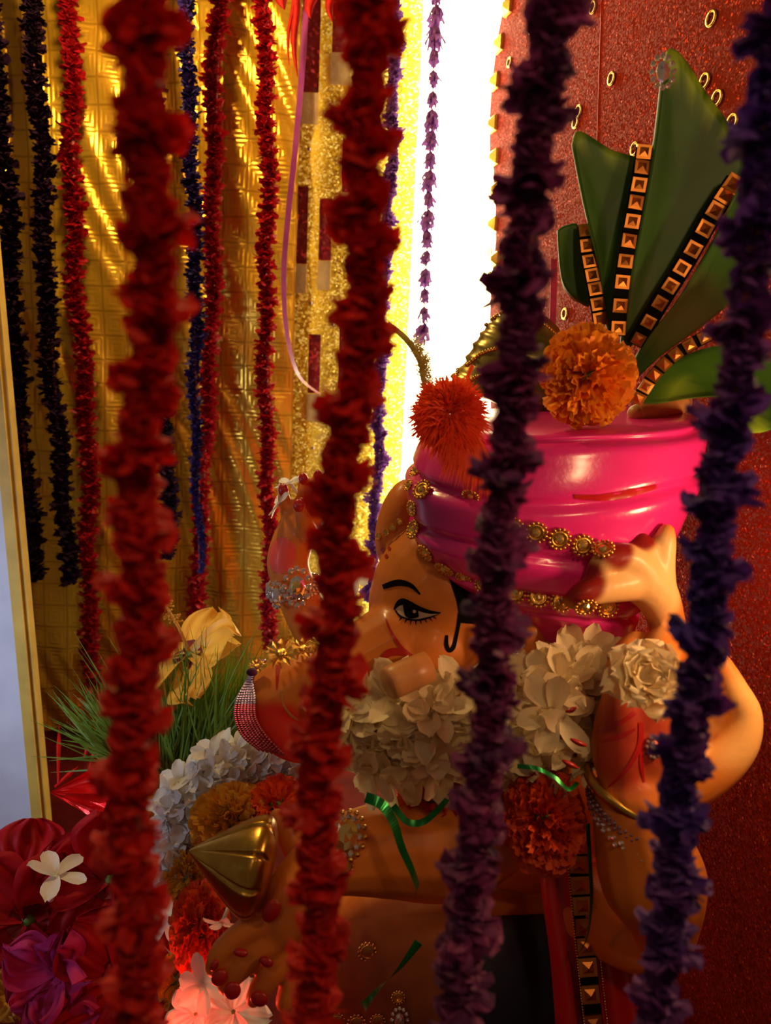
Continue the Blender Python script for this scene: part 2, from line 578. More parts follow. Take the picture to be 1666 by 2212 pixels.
# yellow glitter board with slots
YB = 1.478
slots_px = [(660, -60, 690, 205), (722, -60, 760, 120), (640, 402, 664, 572), (692, 430, 716, 565), (668, 722, 691, 850), (735, 690, 760, 840), (742, 300, 770, 420), (640, -60, 645, -40)]
bx0, bx1 = PY(617, 500, YB).x, PY(893, 500, 1.455).x - 0.0004
sl = []
for (a, b_, c, d) in slots_px[:-1]:
    p, q = PY(a, b_, YB), PY(c, d, YB)
    sl.append((p.x, q.x, q.z, p.z))
xs = sorted(set([bx0, bx1] + [s[0] for s in sl] + [s[1] for s in sl]))
zs = sorted(set([FLOOR_Z, 0.74] + [s[2] for s in sl] + [s[3] for s in sl]))
m = MB()
TH = 0.022
for i in range(len(xs) - 1):
    for j in range(len(zs) - 1):
        cx_, cz_ = (xs[i] + xs[i + 1]) / 2, (zs[j] + zs[j + 1]) / 2
        if any(s[0] < cx_ < s[1] and s[2] < cz_ < s[3] for s in sl):
            continue
        m.box((cx_, YB, cz_), Vector(((xs[i + 1] - xs[i]) / 2, 0, 0)), Vector((0, TH / 2, 0)), Vector((0, 0, (zs[j + 1] - zs[j]) / 2)))
yb = tag(m.build('glitter_board', MT['yellow_glitter'], smooth=False), 'yellow glitter board with upright slots beside the bright lamp', 'board')
for s in sl:
    m = MB()
    m.box(((s[0] + s[1]) / 2, YB + 0.006, (s[2] + s[3]) / 2), Vector(((s[1] - s[0]) / 2, 0, 0)), Vector((0, 0.004, 0)), Vector((0, 0, (s[3] - s[2]) / 2)))
    m.build('slot_panel', MT['magenta_velvet'], yb, smooth=False)
    m = MB()                                            # bare foam lip under the slot
    w_ = (s[1] - s[0]) / 2
    m.box(((s[0] + s[1]) / 2, YB - TH / 2 - 0.0008, s[2] - 0.026), Vector((w_, 0, 0)), Vector((0, 0.0008, 0)), Vector((0, 0, 0.025)))
    m.build('foam_lip', MT['foam_core'], yb, smooth=False)
for (a, b_) in [(668, 323), (672, 655), (676, 968), (720, 700), (860, 250), (862, 520)]:
    p = PY(a, b_, YB - TH / 2)
    m = MB()
    m.tube([p + Vector((0, 0.001, 0)), p - Vector((0, 0.002, 0))], 0.0028, 10)
    m.build('nail_head', MT['mauve_bead'], yb)
m = MB()                                                # post behind the slot edge
m.box((bx0 - 0.006, YB + 0.004, 0.03), Vector((0.006, 0, 0)), Vector((0, 0.014, 0)), Vector((0, 0, 0.70)))
m.build('side_strip', MT['yellow_trim'], yb, smooth=False)

# the white lamp in the corner
lx0, lx1 = PY(893, 500, 1.455).x, PY(1120, 500, 1.455).x
root = thing('panel_lamp', ((lx0 + lx1) / 2, 1.49, FLOOR_Z), 'tall glaring white lamp panel between yellow board and red wall', 'lamp')
m = MB()
m.box(((lx0 + lx1) / 2, 1.455, 0.02), Vector(((lx1 - lx0) / 2, 0, 0)), Vector((0, 0.028, 0)), Vector((0, 0, 0.69)))
m.build('diffuser', MT['lamp_white'], root, smooth=False)
m = MB()
m.box(((lx0 + lx1) / 2, 1.495, 0.02), Vector(((lx1 - lx0) / 2, 0, 0)), Vector((0, 0.011, 0)), Vector((0, 0, 0.694)))
m.build('housing', MT['white_wall'], root, smooth=False)

# red glitter wall behind the idol, scalloped edge towards the lamp
edge = [(1098, -180), (1090, 0), (1075, 80), (1062, 180), (1057, 260), (1058, 335), (1066, 366), (1070, 440), (1071, 520), (1063, 600), (1058, 680), (1060, 900), (1070, 1300), (1090, 1900), (1100, 2400)]
e3 = [PW(a, b_) for a, b_ in edge]
farx = _wp + WDIR * 1.25
m = MB()
rows = []
ztop, zbot = 0.74, FLOOR_Z
ee = [Vector((p.x, p.y, min(max(p.z, zbot), ztop))) for p in e3]
ee[0].z, ee[-1].z = ztop, zbot
for p in ee:
    q = Vector((farx.x, farx.y, p.z))
    rows.append([p, p.lerp(q, 0.5), q])
back = [[p - WN * 0.012 for p in row] for row in rows]
m.grid(rows)
m.grid([r[::-1] for r in back])
m.grid([[r[0] for r in rows], [r[0] for r in back]])
wall_r = tag(m.build('wall_right', MT['red_glitter'], smooth=False), 'red glitter wall behind the idol with gold sequins', kind='structure')
# pyramid studs and ring sequins on it
st = MB()
st.add([(-1, -1, 0), (1, -1, 0), (1, 1, 0), (-1, 1, 0), (-.9, -.9, .35), (.9, -.9, .35), (.9, .9, .35), (-.9, .9, .35), (-.25, -.25, 1), (.25, -.25, 1), (.25, .25, 1), (-.25, .25, 1)],
       [(0, 1, 5, 4), (1, 2, 6, 5), (2, 3, 7, 6), (3, 0, 4, 7), (4, 5, 9, 8), (5, 6, 10, 9), (6, 7, 11, 10), (7, 4, 8, 11), (8, 9, 10, 11), (3, 2, 1, 0)])
st_me = st.mesh('stud', smooth=False)
st_me.materials.append(MT['gold'])
rg = MB()
rg.grid([[((1 + .28 * math.cos(v)) * math.cos(u), (1 + .28 * math.cos(v)) * math.sin(u), .22 * math.sin(v) + .2) for v in [k * math.pi / 3 for k in range(6)]] for u in [k * math.pi / 7 for k in range(14)]], True, True)
rg_me = rg.mesh('sequin')
rg_me.materials.append(MT['gold'])
for (a, b_) in [(1100, 14), (1081, 95), (1072, 176), (1068, 268), (1071, 340), (1076, 410), (1068, 485), (1074, 560)]:
    place(st_me, 'stud', frame(WN, None, PW(a, b_, 0.0005), 0.0125), wall_r)
for (a, b_) in [(1539, 40), (1622, 95), (1323, 170), (1525, 175), (1552, 212), (1585, 264), (1620, 322), (1283, 16), (1373, 322), (1222, 678), (1102, 135), (1060, 545), (1060, 598), (1172, 88), (1150, 62), (1252, 240), (1245, 265), (1655, 420)]:
    place(rg_me, 'sequin', frame(WN, None, PW(a, b_, 0.0005), 0.0066), wall_r)
m = MB()
a, b_ = PW(1303, -100, 0.0004), PW(1290, 330, 0.0004)
m.tube([a, b_], 0.0008, 5)
m.build('seam', MT['red_paint'], wall_r)

# beams that carry the garlands (above the picture)
for i, y in enumerate((0.32, 1.22)):
    m = MB()
    m.box((0, y, 0.655), Vector((0.55, 0, 0)), Vector((0, 0.03, 0)), Vector((0, 0, 0.02)))
    tag(m.build('trim_%d' % (i + 2), MT['wood'], smooth=False), 'wooden beam above the hanging garlands', kind='structure')

# ------------------------------------------------------------------ garlands
def garland(name, label, mat, top, bot, depth, width, seed, end=False, pitch=0.6, ring=0.16, mpet=11, to_beam=True, spike=1.0, core=0.5, bot_ext=0.10, group=None, taper=0.0, lump=0.35, wide=(.20, .36), sw=0.24):
    rg_ = random.Random(seed)
    r = width / 2 * depth / F
    a, b_ = P(top[0], top[1], depth), P(bot[0], bot[1], depth)
    # keep the lower end plumb in depth: both ends share the same world Y
    b_ = PY(bot[0], bot[1], a.y)
    d = (b_ - a).normalized()
    zt = 0.634 if to_beam else a.z + 0.02
    a2 = a - d * ((zt - a.z) / -d.z)
    if not end:
        b_ = b_ + d * bot_ext
    L = (b_ - a2).length
    x = Vector((1, 0, 0)) - d * d.x
    x.normalize()
    y = d.cross(x)
    m = MB()
    n = int(L / (r * ring))
    pit = 2 * r * pitch
    ph = rg_.uniform(0, 6.28)
    sway = rg_.uniform(0, 6.28)
    for i in range(n):
        t = i / n * L
        c = a2 + d * t + x * (sw * r * math.sin(t / (r * 6.1) + sway) + sw * .8 * r * math.sin(t / (r * 1.9) + sway * 2)) + y * 0.15 * r * math.cos(t / (r * 4.7))
        tap = 1.0 - taper * max(0.0, (t / L - 0.6) / 0.4)
        lumpv = 1 + lump * 0.5 * math.sin(t / (pit * 0.62) * 2.2 + 1.3 * math.sin(t / (r * 5)))
        for k in range(mpet):
            th = 6.2832 * k / mpet + rg_.uniform(-.3, .3) + i * 0.7
            hel = math.cos(th - 6.2832 * t / pit + ph)
            rr = r * tap * (0.58 + 0.50 * max(0, hel) * lumpv + rg_.uniform(-.16, .12) * spike) * (0.80 + 0.20 * lumpv)
            er = x * math.cos(th) + y * math.sin(th)
            et = y * math.cos(th) - x * math.sin(th)
            tilt = rg_.uniform(-.55, .75)
            ax = (er + d * tilt * 0.6).normalized()
            nn = ax.cross(et)
            tw = rg_.uniform(-.9, .9)
            et2 = et * math.cos(tw) + nn * math.sin(tw)
            w = r * rg_.uniform(*wide)
            p0 = c + er * r * core * 0.3
            p1 = c + er * rr * 0.62 + d * rr * tilt * .25
            p2 = c + ax * rr
            m.add([p0 - et2 * w * .5, p0 + et2 * w * .5, p1 + et2 * w + nn * w * .3, p1 - et2 * w + nn * w * .3,
                   p2 - et2 * w * .75, p2 + ax * r * .10 * rg_.random() * spike, p2 + et2 * w * .75, p1 + nn * w * -.15],
                  [(0, 1, 2, 7), (0, 7, 3), (3, 7, 5, 4), (7, 2, 6, 5)])
    root = thing(name, a2, label, 'garland', group)
    g = m.build('frill', mat, root, smooth=False)
    g['kind'] = 'stuff'
    s = MB()
    s.tube([a2, b_ - d * 0.002], r * 0.16, 6)
    s.build('string', MT['string'], root)
    return root


RG, PG = 'red paper garlands', 'purple paper garlands'
DF = 1.18
garland('paper_garland', 'broad blurred red garland near the lens, left one of two', MT['red_crepe'], (312, 0), (293, 2212), 0.27, 142, 1, ring=0.17, mpet=12, pitch=0.72, lump=1.1, wide=(.3, .6))
garland('paper_garland', 'broad blurred red garland hanging across the idol\'s trunk', MT['red_crepe'], (800, 0), (675, 2212), 0.30, 134, 2, ring=0.17, mpet=12, pitch=0.8, lump=1.1, wide=(.3, .6))
garland('paper_garland', 'blurred plum purple garland hanging across the idol\'s turban and chest', MT['purple_crepe'], (1192, 0), (986, 2212), 0.33, 134, 3, sw=.12, ring=0.18, mpet=11, pitch=0.8, lump=1.2, wide=(.28, .55))
garland('paper_garland', 'blurred blue violet garland in front of the raised palm at right', MT['violet_crepe'], (1690, 0), (1415, 2212), 0.32, 132, 4, sw=.12, ring=0.18, mpet=11, pitch=0.8, lump=1.2, wide=(.28, .55))
garland('paper_garland', 'dark plum garland at the left edge beside the white wall', MT['plum_crepe'], (-28, 0), (76, 1255), DF, 58, 5, end=True)
garland('paper_garland', 'dark plum garland second from the left, against gold foil', MT['plum_crepe'], (62, 0), (146, 1258), DF, 52, 6, end=True)
garland('paper_garland', 'crimson garland left of the broad red garland', MT['crimson_tinsel'], (145, 0), (205, 1480), DF + .06, 50, 7, end=True, spike=1.3)
garland('paper_garland', 'dark plum garland mostly hidden behind the broad red garland', MT['plum_crepe'], (318, 0), (362, 1205), DF, 50, 8, end=True)
garland('paper_garland', 'navy blue garland with tapering end against gold foil', MT['navy_crepe'], (406, 0), (432, 1240), DF - .03, 42, 9, end=True, taper=0.6)
garland('paper_garland', 'crimson garland just right of the navy blue one', MT['crimson_tinsel'], (474, 0), (430, 1345), DF + .06, 50, 10, end=True, spike=1.3)
garland('paper_garland', 'crimson garland beside the yellow glitter board', MT['crimson_tinsel'], (572, 0), (580, 1400), DF, 46, 12, end=True, spike=1.3)
garland('paper_garland', 'thin violet garland hanging over yellow glitter beside the lamp', MT['lilac_paper'], (856, 0), (800, 1300), 1.22, 38, 13, end=True, pitch=1.6, lump=1.2, spike=1.6)


# lilac floret string in front of the lamp: florets are parts
def rough_floret(seed):
    rr = random.Random(seed)
    m = MB()
    for lay, (z, s) in enumerate(((0, 1.0), (.55, .8), (-.45, .7))):
        for k in range(6):
            th = 6.283 * k / 6 + lay * .5 + rr.uniform(-.2, .2)
            e = Vector((math.cos(th), math.sin(th), 0))
            t = Vector((-math.sin(th), math.cos(th), 0))
            L = s * rr.uniform(.8, 1.15)
            up = Vector((0, 0, 1))
            m.add([up * z - t * .12, up * z + t * .12, e * L * .55 + t * .34 * s + up * (z - .15), e * L * .55 - t * .34 * s + up * (z - .15),
                   e * L * .85 + t * .30 * s + up * (z - .75), e * L * .98 + up * (z - .62), e * L * .80 - t * .30 * s + up * (z - .85)],
                  [(0, 1, 2, 3), (3, 2, 5), (2, 4, 5), (3, 5, 6)])
    m.ell((0, 0, -.1), Vector((.4, 0, 0)), Vector((0, .4, 0)), Vector((0, 0, .8)), 6, 5)
    return m


fl_me = []
for s in range(3):
    me = rough_floret(40 + s).mesh('floret', smooth=False)
    me.materials.append(MT['lilac_paper'])
    fl_me.append(me)
dl = 1.20
a, b_ = P(944, -20, dl), None
b_ = PY(914, 735, a.y)
a_top = a + (a - b_).normalized() * ((0.634 - a.z) / (a - b_).normalized().z)
root = thing('floret_garland', a_top, 'thin lilac floret garland hanging in front of the glaring white lamp', 'garland')
s_ = MB()
s_.tube([a_top, b_], 0.0012, 5)
s_.build('string', MT['lilac_paper'], root)
nfl = 20
for i in range(nfl):
    t = (i + .5) / nfl
    p = a_top.lerp(b_, t)
    sz = 0.0150 * R_.uniform(.75, 1.15)
    Mx = Matrix.Translation(p) @ Matrix.Rotation(R_.uniform(0, 6.28), 4, 'Z') @ Matrix.Rotation(R_.uniform(-.3, .3), 4, 'X') @ Matrix.Diagonal((sz, sz, sz * 1.15, 1))
    place(fl_me[i % 3], 'floret', Mx, root)


def ribbon(name, label, mat, pts, width, parent=None, twist=0.0, n=8, face=None, cat='ribbon'):
    """pts: (px,py,depth); a thin strip with real width"""
    c = crom(pts, n)
    ps = [P(*q) for q in c]
    m = MB()
    rows = []
    for i, p in enumerate(ps):
        t = (ps[min(i + 1, len(ps) - 1)] - ps[max(i - 1, 0)]).normalized()
        sd = t.cross(VZ).normalized()
        nr = sd.cross(t)
        ang = twist * i / len(ps) + 0.25
        sd = sd * math.cos(ang) + nr * math.sin(ang)
        w = width / 2 * c[i][2] / F
        k = nr * 0.00025
        rows.append([p - sd * w + k, p + sd * w + k, p + sd * w - k, p - sd * w - k])
    m.grid(rows, close_v=True)
    m.f.append((0, 1, 2, 3))
    q = len(m.v) - 4
    m.f.append((q + 3, q + 2, q + 1, q))
    o = m.build(name, mat, parent, smooth=False)
    if parent is None:
        tag(o, label, cat)
    return o


ribbon('curling_ribbon', 'purple curling ribbon hanging in front of the yellow glitter board', MT['purple_ribbon'],
       [(664, -40, 1.2), (655, 120, 1.2), (640, 300, 1.2), (621, 480, 1.2), (613, 600, 1.2), (620, 720, 1.2), (645, 810, 1.2), (692, 852, 1.2)], 13, twist=0.9)
ribbon('pink_strip', 'narrow pink strip hanging on red wall beside the turban crest', MT['pink_ribbon'],
       [(1197, 560, 0.84), (1196, 640, 0.84), (1193, 730, 0.83)], 15)
# ragged crepe tassel at the top
root = thing('crepe_tassel', P(650, -20, 1.18), 'ragged red crepe tassel at the top of the yellow board', 'tassel')
for (a, b_, c, d, w) in [(610, -40, 612, 22, 34), (636, -40, 640, 165, 16), (634, -40, 622, 140, 8), (712, -40, 716, 48, 20), (680, -40, 668, 40, 30)]:
    m = MB()
    rows = []
    for i in range(9):
        t = i / 8
        p = P(a + (c - a) * t + 4 * math.sin(t * 7), b_ + (d - b_) * t, 1.17)
        ww = w / 2 * 1.17 / F * (1 - t ** 3) + 0.0006
        rows.append([p - VX * ww, p + VZ * ww * .3, p + VX * ww, p - VZ * 0.0006])
    m.grid(rows, close_v=True)
    m.build('strand', MT['red_crepe'], root)

# ------------------------------------------------------------------ the idol
def chain(m, pts, n=5, seg=14):
    """pts: (px,py,depth,radius_px) -> closed tapered limb"""
    c = crom(pts, n)
    ps = [P(q[0], q[1], q[2]) for q in c]
    rs = [q[3] * q[2] / F for q in c]
    m.tube(ps, rs, seg)
    m.ball(ps[0], rs[0] * .98)
    m.ball(ps[-1], rs[-1] * .98)


def blob(m, px, py, d, rx, ry, rz, rot=0.0):
    k = d / F
    c, s = math.cos(rot), math.sin(rot)
    m.ell(P(px, py, d), (VX * c - VY * s) * rx * k, (VX * s + VY * c) * ry * k, VZ * rz * k, 20, 14)


ID = thing('idol', Vector((P(1050, 2300, .8).x, .80, FLOOR_Z)), 'elephant-headed painted idol with pink turban, orange skin and raised hands', 'idol')
b = MB()
# head, brow, cheek, jaw
blob(b, 945, 1305, .758, 150, 195, 125, 0.12)
blob(b, 862, 1130, .775, 48, 100, 60, 0.25)
blob(b, 915, 1400, .748, 125, 120, 118)
blob(b, 1010, 1480, .76, 120, 110, 120)
# ear
blob(b, 1145, 1400, .735, 38, 120, 60, -0.1)
# trunk
chain(b, [(860, 1390, .735, 96), (790, 1425, .73, 84), (715, 1455, .725, 76), (645, 1485, .72, 74), (592, 1525, .715, 72), (606, 1572, .71, 56), (650, 1605, .71, 44), (690, 1600, .72, 36)])
# chest, belly, lap
blob(b, 1130, 1700, .83, 200, 220, 150)
blob(b, 950, 2110, .85, 300, 270, 200)
blob(b, 1230, 2180, .84, 215, 320, 160)
chain(b, [(1060, 1480, .77, 110), (1110, 1640, .80, 130)])
# near arm holding the sweet
chain(b, [(1120, 1690, .77, 105), (1050, 1780, .725, 112), (960, 1830, .705, 110), (850, 1832, .695, 102), (755, 1845, .685, 86), (680, 1880, .675, 66), (630, 1935, .665, 60), (610, 1990, .66, 58)])
for f in ([(612, 1975, .66, 36), (540, 2005, .645, 29), (478, 2055, .64, 25), (462, 2092, .642, 20)],
          [(615, 2010, .66, 36), (565, 2050, .645, 30), (515, 2095, .64, 26), (488, 2130, .642, 20)],
          [(625, 2035, .665, 34), (595, 2090, .65, 29), (562, 2135, .645, 25), (548, 2158, .645, 19)],
          [(645, 2040, .67, 32), (632, 2110, .66, 27), (615, 2165, .655, 22)],
          [(665, 1890, .67, 36), (632, 1915, .655, 29), (600, 1955, .648, 23), (588, 1975, .648, 18)],
          [(668, 1880, .69, 36), (640, 1830, .70, 32), (618, 1785, .705, 28), (600, 1765, .705, 20)]):
    chain(b, f, 4, 12)
# far raised arm
chain(b, [(820, 1560, .86, 70), (735, 1440, .88, 58), (672, 1340, .885, 50), (640, 1275, .885, 45), (622, 1215, .885, 46), (640, 1150, .885, 44), (662, 1105, .885, 38)])
for f in ([(640, 1140, .885, 24), (618, 1095, .88, 17), (612, 1060, .88, 12)],
          [(655, 1110, .885, 24), (660, 1060, .885, 18), (655, 1035, .885, 13)],
          [(670, 1105, .885, 24), (685, 1060, .885, 18), (688, 1028, .885, 13)],
          [(680, 1120, .88, 22), (705, 1090, .88, 17), (715, 1070, .88, 12)],
          [(665, 1150, .86, 24), (655, 1120, .85, 18), (645, 1098, .85, 13)]):
    chain(b, f, 4, 10)
# near blessing hand at the right
chain(b, [(1260, 1950, .74, 90), (1380, 2020, .69, 80), (1432, 2030, .665, 62), (1428, 1960, .655, 92), (1408, 1890, .645, 114), (1382, 1800, .64, 100), (1365, 1725, .635, 86)])
blob(b, 1400, 1600, .635, 122, 175, 62, 0.05)
blob(b, 1345, 1610, .632, 62, 150, 60, 0.0)
chain(b, [(1440, 1715, .64, 60), (1530, 1672, .635, 50), (1592, 1610, .635, 44), (1610, 1545, .635, 36), (1585, 1490, .635, 32), (1562, 1440, .635, 24), (1548, 1405, .635, 15)])
blob(b, 1560, 1560, .65, 55, 80, 26, -0.3)
for f in ([(1345, 1500, .64, 46), (1355, 1430, .655, 40), (1375, 1395, .675, 34)], [(1410, 1480, .64, 46), (1425, 1410, .65, 40), (1435, 1380, .67, 34)], [(1475, 1490, .64, 46), (1500, 1420, .65, 38), (1510, 1390, .665, 30)]):
    chain(b, f, 4, 12)
# back hand above it
chain(b, [(1240, 1720, .82, 80), (1400, 1560, .80, 62), (1448, 1440, .725, 46), (1440, 1345, .685, 40), (1418, 1285, .670, 48), (1385, 1250, .665, 56)])
for f in ([(1415, 1260, .667, 46), (1425, 1210, .663, 34), (1436, 1168, .660, 26), (1440, 1150, .660, 20)],
          [(1390, 1240, .660, 44), (1355, 1205, .650, 34), (1310, 1212, .645, 30), (1288, 1240, .647, 24)],
          [(1370, 1255, .660, 44), (1310, 1268, .647, 36), (1262, 1282, .640, 29), (1237, 1297, .640, 21)],
          [(1395, 1230, .665, 40), (1392, 1190, .660, 32), (1385, 1172, .660, 24)]):
    chain(b, f, 4, 12)
tmp = bpy.data.objects.new('body', b.mesh('body_raw'))
COL.objects.link(tmp)
rm = tmp.modifiers.new('r', 'REMESH')
rm.mode = 'VOXEL'
rm.voxel_size = 0.0026
sm = tmp.modifiers.new('s', 'SMOOTH')
sm.factor = 0.5
sm.iterations = 5
bpy.context.view_layer.update()
dg = bpy.context.evaluated_depsgraph_get()
bme = bpy.data.meshes.new_from_object(tmp.evaluated_get(dg))
bpy.data.objects.remove(tmp, do_unlink=True)
co = np.empty(len(bme.vertices) * 3)
bme.vertices.foreach_get('co', co)
co = co.reshape(-1, 3)


def paintmap(me, co, spots, base=None):
    """hand-painted patches on a moulded surface: colour + how opaque"""
    col = np.zeros((len(co), 4))
    for (c, r, rgb, soft, op) in spots:
        d = np.linalg.norm(co - np.array(c), axis=1)
        k = np.clip((r - d) / (r * soft), 0, 1) * op
        k = k * k * (3 - 2 * k) if op == 1 else k
        a0 = col[:, 3]
        an = k + a0 * (1 - k)
        safe = np.where(an > 1e-6, an, 1)
        col[:, :3] = (np.array(rgb)[None] * k[:, None] + col[:, :3] * (a0 * (1 - k))[:, None]) / safe[:, None]
        col[:, 3] = an
    at = me.color_attributes.new('paint', 'FLOAT_COLOR', 'POINT')
    at.data.foreach_set('color', col.ravel())


RED, DRED, YEL = (0.62, 0.025, 0.015), (0.26, 0.012, 0.010), (0.80, 0.42, 0.10)
k = lambda r, d: r * d / F
spots = [(P(880, 2200, .75), k(290, .75), (0.24, 0.06, 0.016), 0.25, 1.0), (P(1370, 1250, .65), k(150, .65), (0.82, 0.50, 0.20), 0.3, 1.0), (P(1590, 1560, .63), k(130, .63), (0.80, 0.42, 0.13), 0.5, 1.0),  # first spot: shade below the arm, put into the belly's colour
         (P(1330, 1175, .65), k(34, .65), DRED, .4, 1.0), (P(590, 1610, .68), k(105, .7), (0.85, 0.04, 0.02), 0.3, 1.0),
         (P(1325, 1192, .645), k(50, .65), DRED, 0.3, 1.0), (P(1255, 1255, .635), k(62, .65), DRED, 0.3, 1.0), (P(1385, 1160, .655), k(44, .65), DRED, 0.4, 1.0),
         (P(598, 1200, .855), k(46, .86), (0.85, 0.10, 0.07), 0.1, 1.0),
         (P(1385, 1610, .59), k(165, .6), (0.50, 0.055, 0.025), 0.5, 1.0), (P(1330, 1640, .60), k(120, .6), (0.50, 0.055, 0.025), 0.5, 1.0)]
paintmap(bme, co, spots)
bme.polygons.foreach_set('use_smooth', [True] * len(bme.polygons))
BODY = BVHTree.FromPolygons([Vector(c) for c in co], [tuple(p.vertices) for p in bme.polygons])
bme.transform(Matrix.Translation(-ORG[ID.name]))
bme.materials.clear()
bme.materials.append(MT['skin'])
body = bpy.data.objects.new('body', bme)
COL.objects.link(body)
body.parent = ID
ORG[body.name] = ORG[ID.name]


def hit(tree, px, py, off=0.0):
    d = ray(px, py)
    loc, n, i, t = tree.ray_cast(Vector((0, 0, 0)), d)
    if loc is None:
        return None, None
    if n.dot(d) > 0:
        n = -n
    return loc + n * off, n


def decal(name, mat, A, B, parent, tree=None, off=0.0007, nx=24, ny=5):
    """painted shape between two pixel curves, laid on the moulded surface with a little paint thickness"""
    tree = tree or BODY
    ca, cb = crom(A, 8), crom(B, 8)

    def at(c, t):
        q = t * (len(c) - 1)
        i = min(int(q), len(c) - 2)
        return c[i] * (1 - (q - i)) + c[i + 1] * (q - i)
    m = MB()
    rows = []
    last = None
    for i in range(nx + 1):
        pa, pb = at(ca, i / nx), at(cb, i / nx)
        row = []
        for j in range(ny + 1):
            q = pa * (1 - j / ny) + pb * (j / ny)
            h, n = hit(tree, q[0], q[1], off)
            if h is None or (last is not None and (h - last).length > 0.03):
                h = P(q[0], q[1], last.dot(-VZ)) if last is not None else None
            if h is None:
                return None
            last = h
            row.append(h)
        last = row[0]
        rows.append(row)
    m.grid(rows)
    return m.build(name, mat, parent)


def stroke(name, mat, pts, parent, tree=None, off=0.0007):
    """pts: (px,py,half width)"""
    c = crom(pts, 6)
    A, B = [], []
    for i, q in enumerate(c):
        t = c[min(i + 1, len(c) - 1)][:2] - c[max(i - 1, 0)][:2]
        t = t / (np.linalg.norm(t) + 1e-9)
        n = np.array((-t[1], t[0]))
        A.append(q[:2] + n * q[2])
        B.append(q[:2] - n * q[2])
    tree = tree or BODY
    m = MB()
    rows = []
    for p, q in zip(A, B):
        h1, _ = hit(tree, p[0], p[1], off)
        h2, _ = hit(tree, (p[0] + q[0]) / 2, (p[1] + q[1]) / 2, off)
        h3, _ = hit(tree, q[0], q[1], off)
        if None in (h1, h2, h3) or (h1 - h3).length > 0.02:
            continue
        rows.append([h1, h2, h3])
    if len(rows) > 1:
        m.grid(rows)
        return m.build(name, mat, parent)


# painted face
stroke('eyebrow', MT['black_paint'], [(828, 1268, 5), (860, 1259, 7), (888, 1265, 5), (908, 1284, 2)], ID)
eye = decal('eye', MT['eye_white'], [(855, 1312), (870, 1303), (900, 1310), (925, 1320), (945, 1327)], [(855, 1316), (868, 1332), (895, 1338), (922, 1334), (945, 1328)], ID)
if eye:
    decal('iris', MT['black_paint'], [(872, 1306), (885, 1304), (903, 1312)], [(875, 1332), (888, 1337), (906, 1332)], eye, off=0.0016)
    decal('eyelid', MT['black_paint'], [(851, 1316), (860, 1298), (876, 1293), (905, 1308), (930, 1318), (952, 1322)], [(853, 1320), (864, 1309), (878, 1307), (902, 1318), (927, 1325), (952, 1325)], eye, off=0.0014)
    decal('lower_lid', MT['black_paint'], [(855, 1318), (868, 1332), (895, 1338), (922, 1333), (945, 1327)], [(853, 1319), (866, 1336), (895, 1342), (923, 1337), (950, 1326)], eye, off=0.0014)
    decal('glint', MT['eye_white'], [(893, 1318), (897, 1317), (900, 1319)], [(893, 1323), (897, 1324), (900, 1322)], eye, off=0.0019, nx=4, ny=2)
    for (a, b2, c, d) in [(868, 1335, 862, 1343), (878, 1339, 874, 1348), (888, 1341, 886, 1351), (898, 1341, 899, 1351), (908, 1339, 911, 1348), (918, 1336, 923, 1345), (927, 1333, 934, 1341), (935, 1330, 943, 1337)]:
        stroke('eyelash', MT['black_paint'], [(a, b2, 1.6), ((a + c) / 2, (b2 + d) / 2, 1.2), (c, d, .5)], eye, off=0.0012)
stroke('hair_curl', MT['black_paint'], [(965, 1372, 3), (964, 1392, 4.5), (970, 1405, 4.5), (979, 1398, 4.5), (985, 1375, 4), (990, 1350, 4), (994, 1325, 5)], ID)
decal('sideburn', MT['black_paint'], [(958, 1212), (974, 1262), (986, 1300), (993, 1345)], [(1045, 1215), (1050, 1272), (1052, 1310), (1048, 1350)], ID)
stroke('face_line', MT['red_paint'], [(830, 1325, 1.5), (845, 1365, 3), (872, 1405, 4), (902, 1432, 3)], ID)
stroke('lip', MT['red_paint'], [(815, 1440, 4), (838, 1412, 8), (868, 1408, 8), (890, 1418, 4)], ID)
for (a, b2, r1) in [(812, 1195, 5), (828, 1188, 5), (820, 1210, 5), (836, 1202, 4.5), (842, 1185, 4)]:
    decal('brow_dot', MT['red_paint'], [(a - r1, b2), (a, b2 - r1 * 1.2), (a + r1, b2)], [(a - r1, b2), (a, b2 + r1 * 1.2), (a + r1, b2)], ID, nx=8, ny=2)
stroke('trunk_mark', MT['red_paint'], [(602, 1438, 5), (600, 1455, 4), (598, 1490, 1)], ID)
stroke('trunk_crease', MT['tusk'], [(608, 1490, 1.5), (612, 1520, 2), (630, 1545, 2.5), (655, 1560, 2)], ID)
# palm lines
for pts in ([(1290, 1580, 2), (1330, 1568, 4), (1372, 1540, 5)], [(1300, 1600, 2), (1340, 1590, 5), (1372, 1575, 3)], [(1315, 1700, 2), (1355, 1660, 4), (1382, 1610, 6), (1384, 1560, 5)], [(1392, 1690, 2), (1385, 1650, 4), (1388, 1600, 4)]):
    stroke('palm_line', MT['red_paint'], pts, ID)
# tusk: short sawn-off stub
m = MB()
ta, tb = P(925, 1440, .655), P(836, 1478, .640)
ax = (tb - ta).normalized()
r1 = 36 * .65 / F
m.tube([ta, ta.lerp(tb, .4), ta.lerp(tb, .8), ta.lerp(tb, .95), tb], [r1 * .95, r1, r1 * 1.02, r1 * .98, r1 * .86], 24)
m.build('tusk', MT['tusk'], ID)
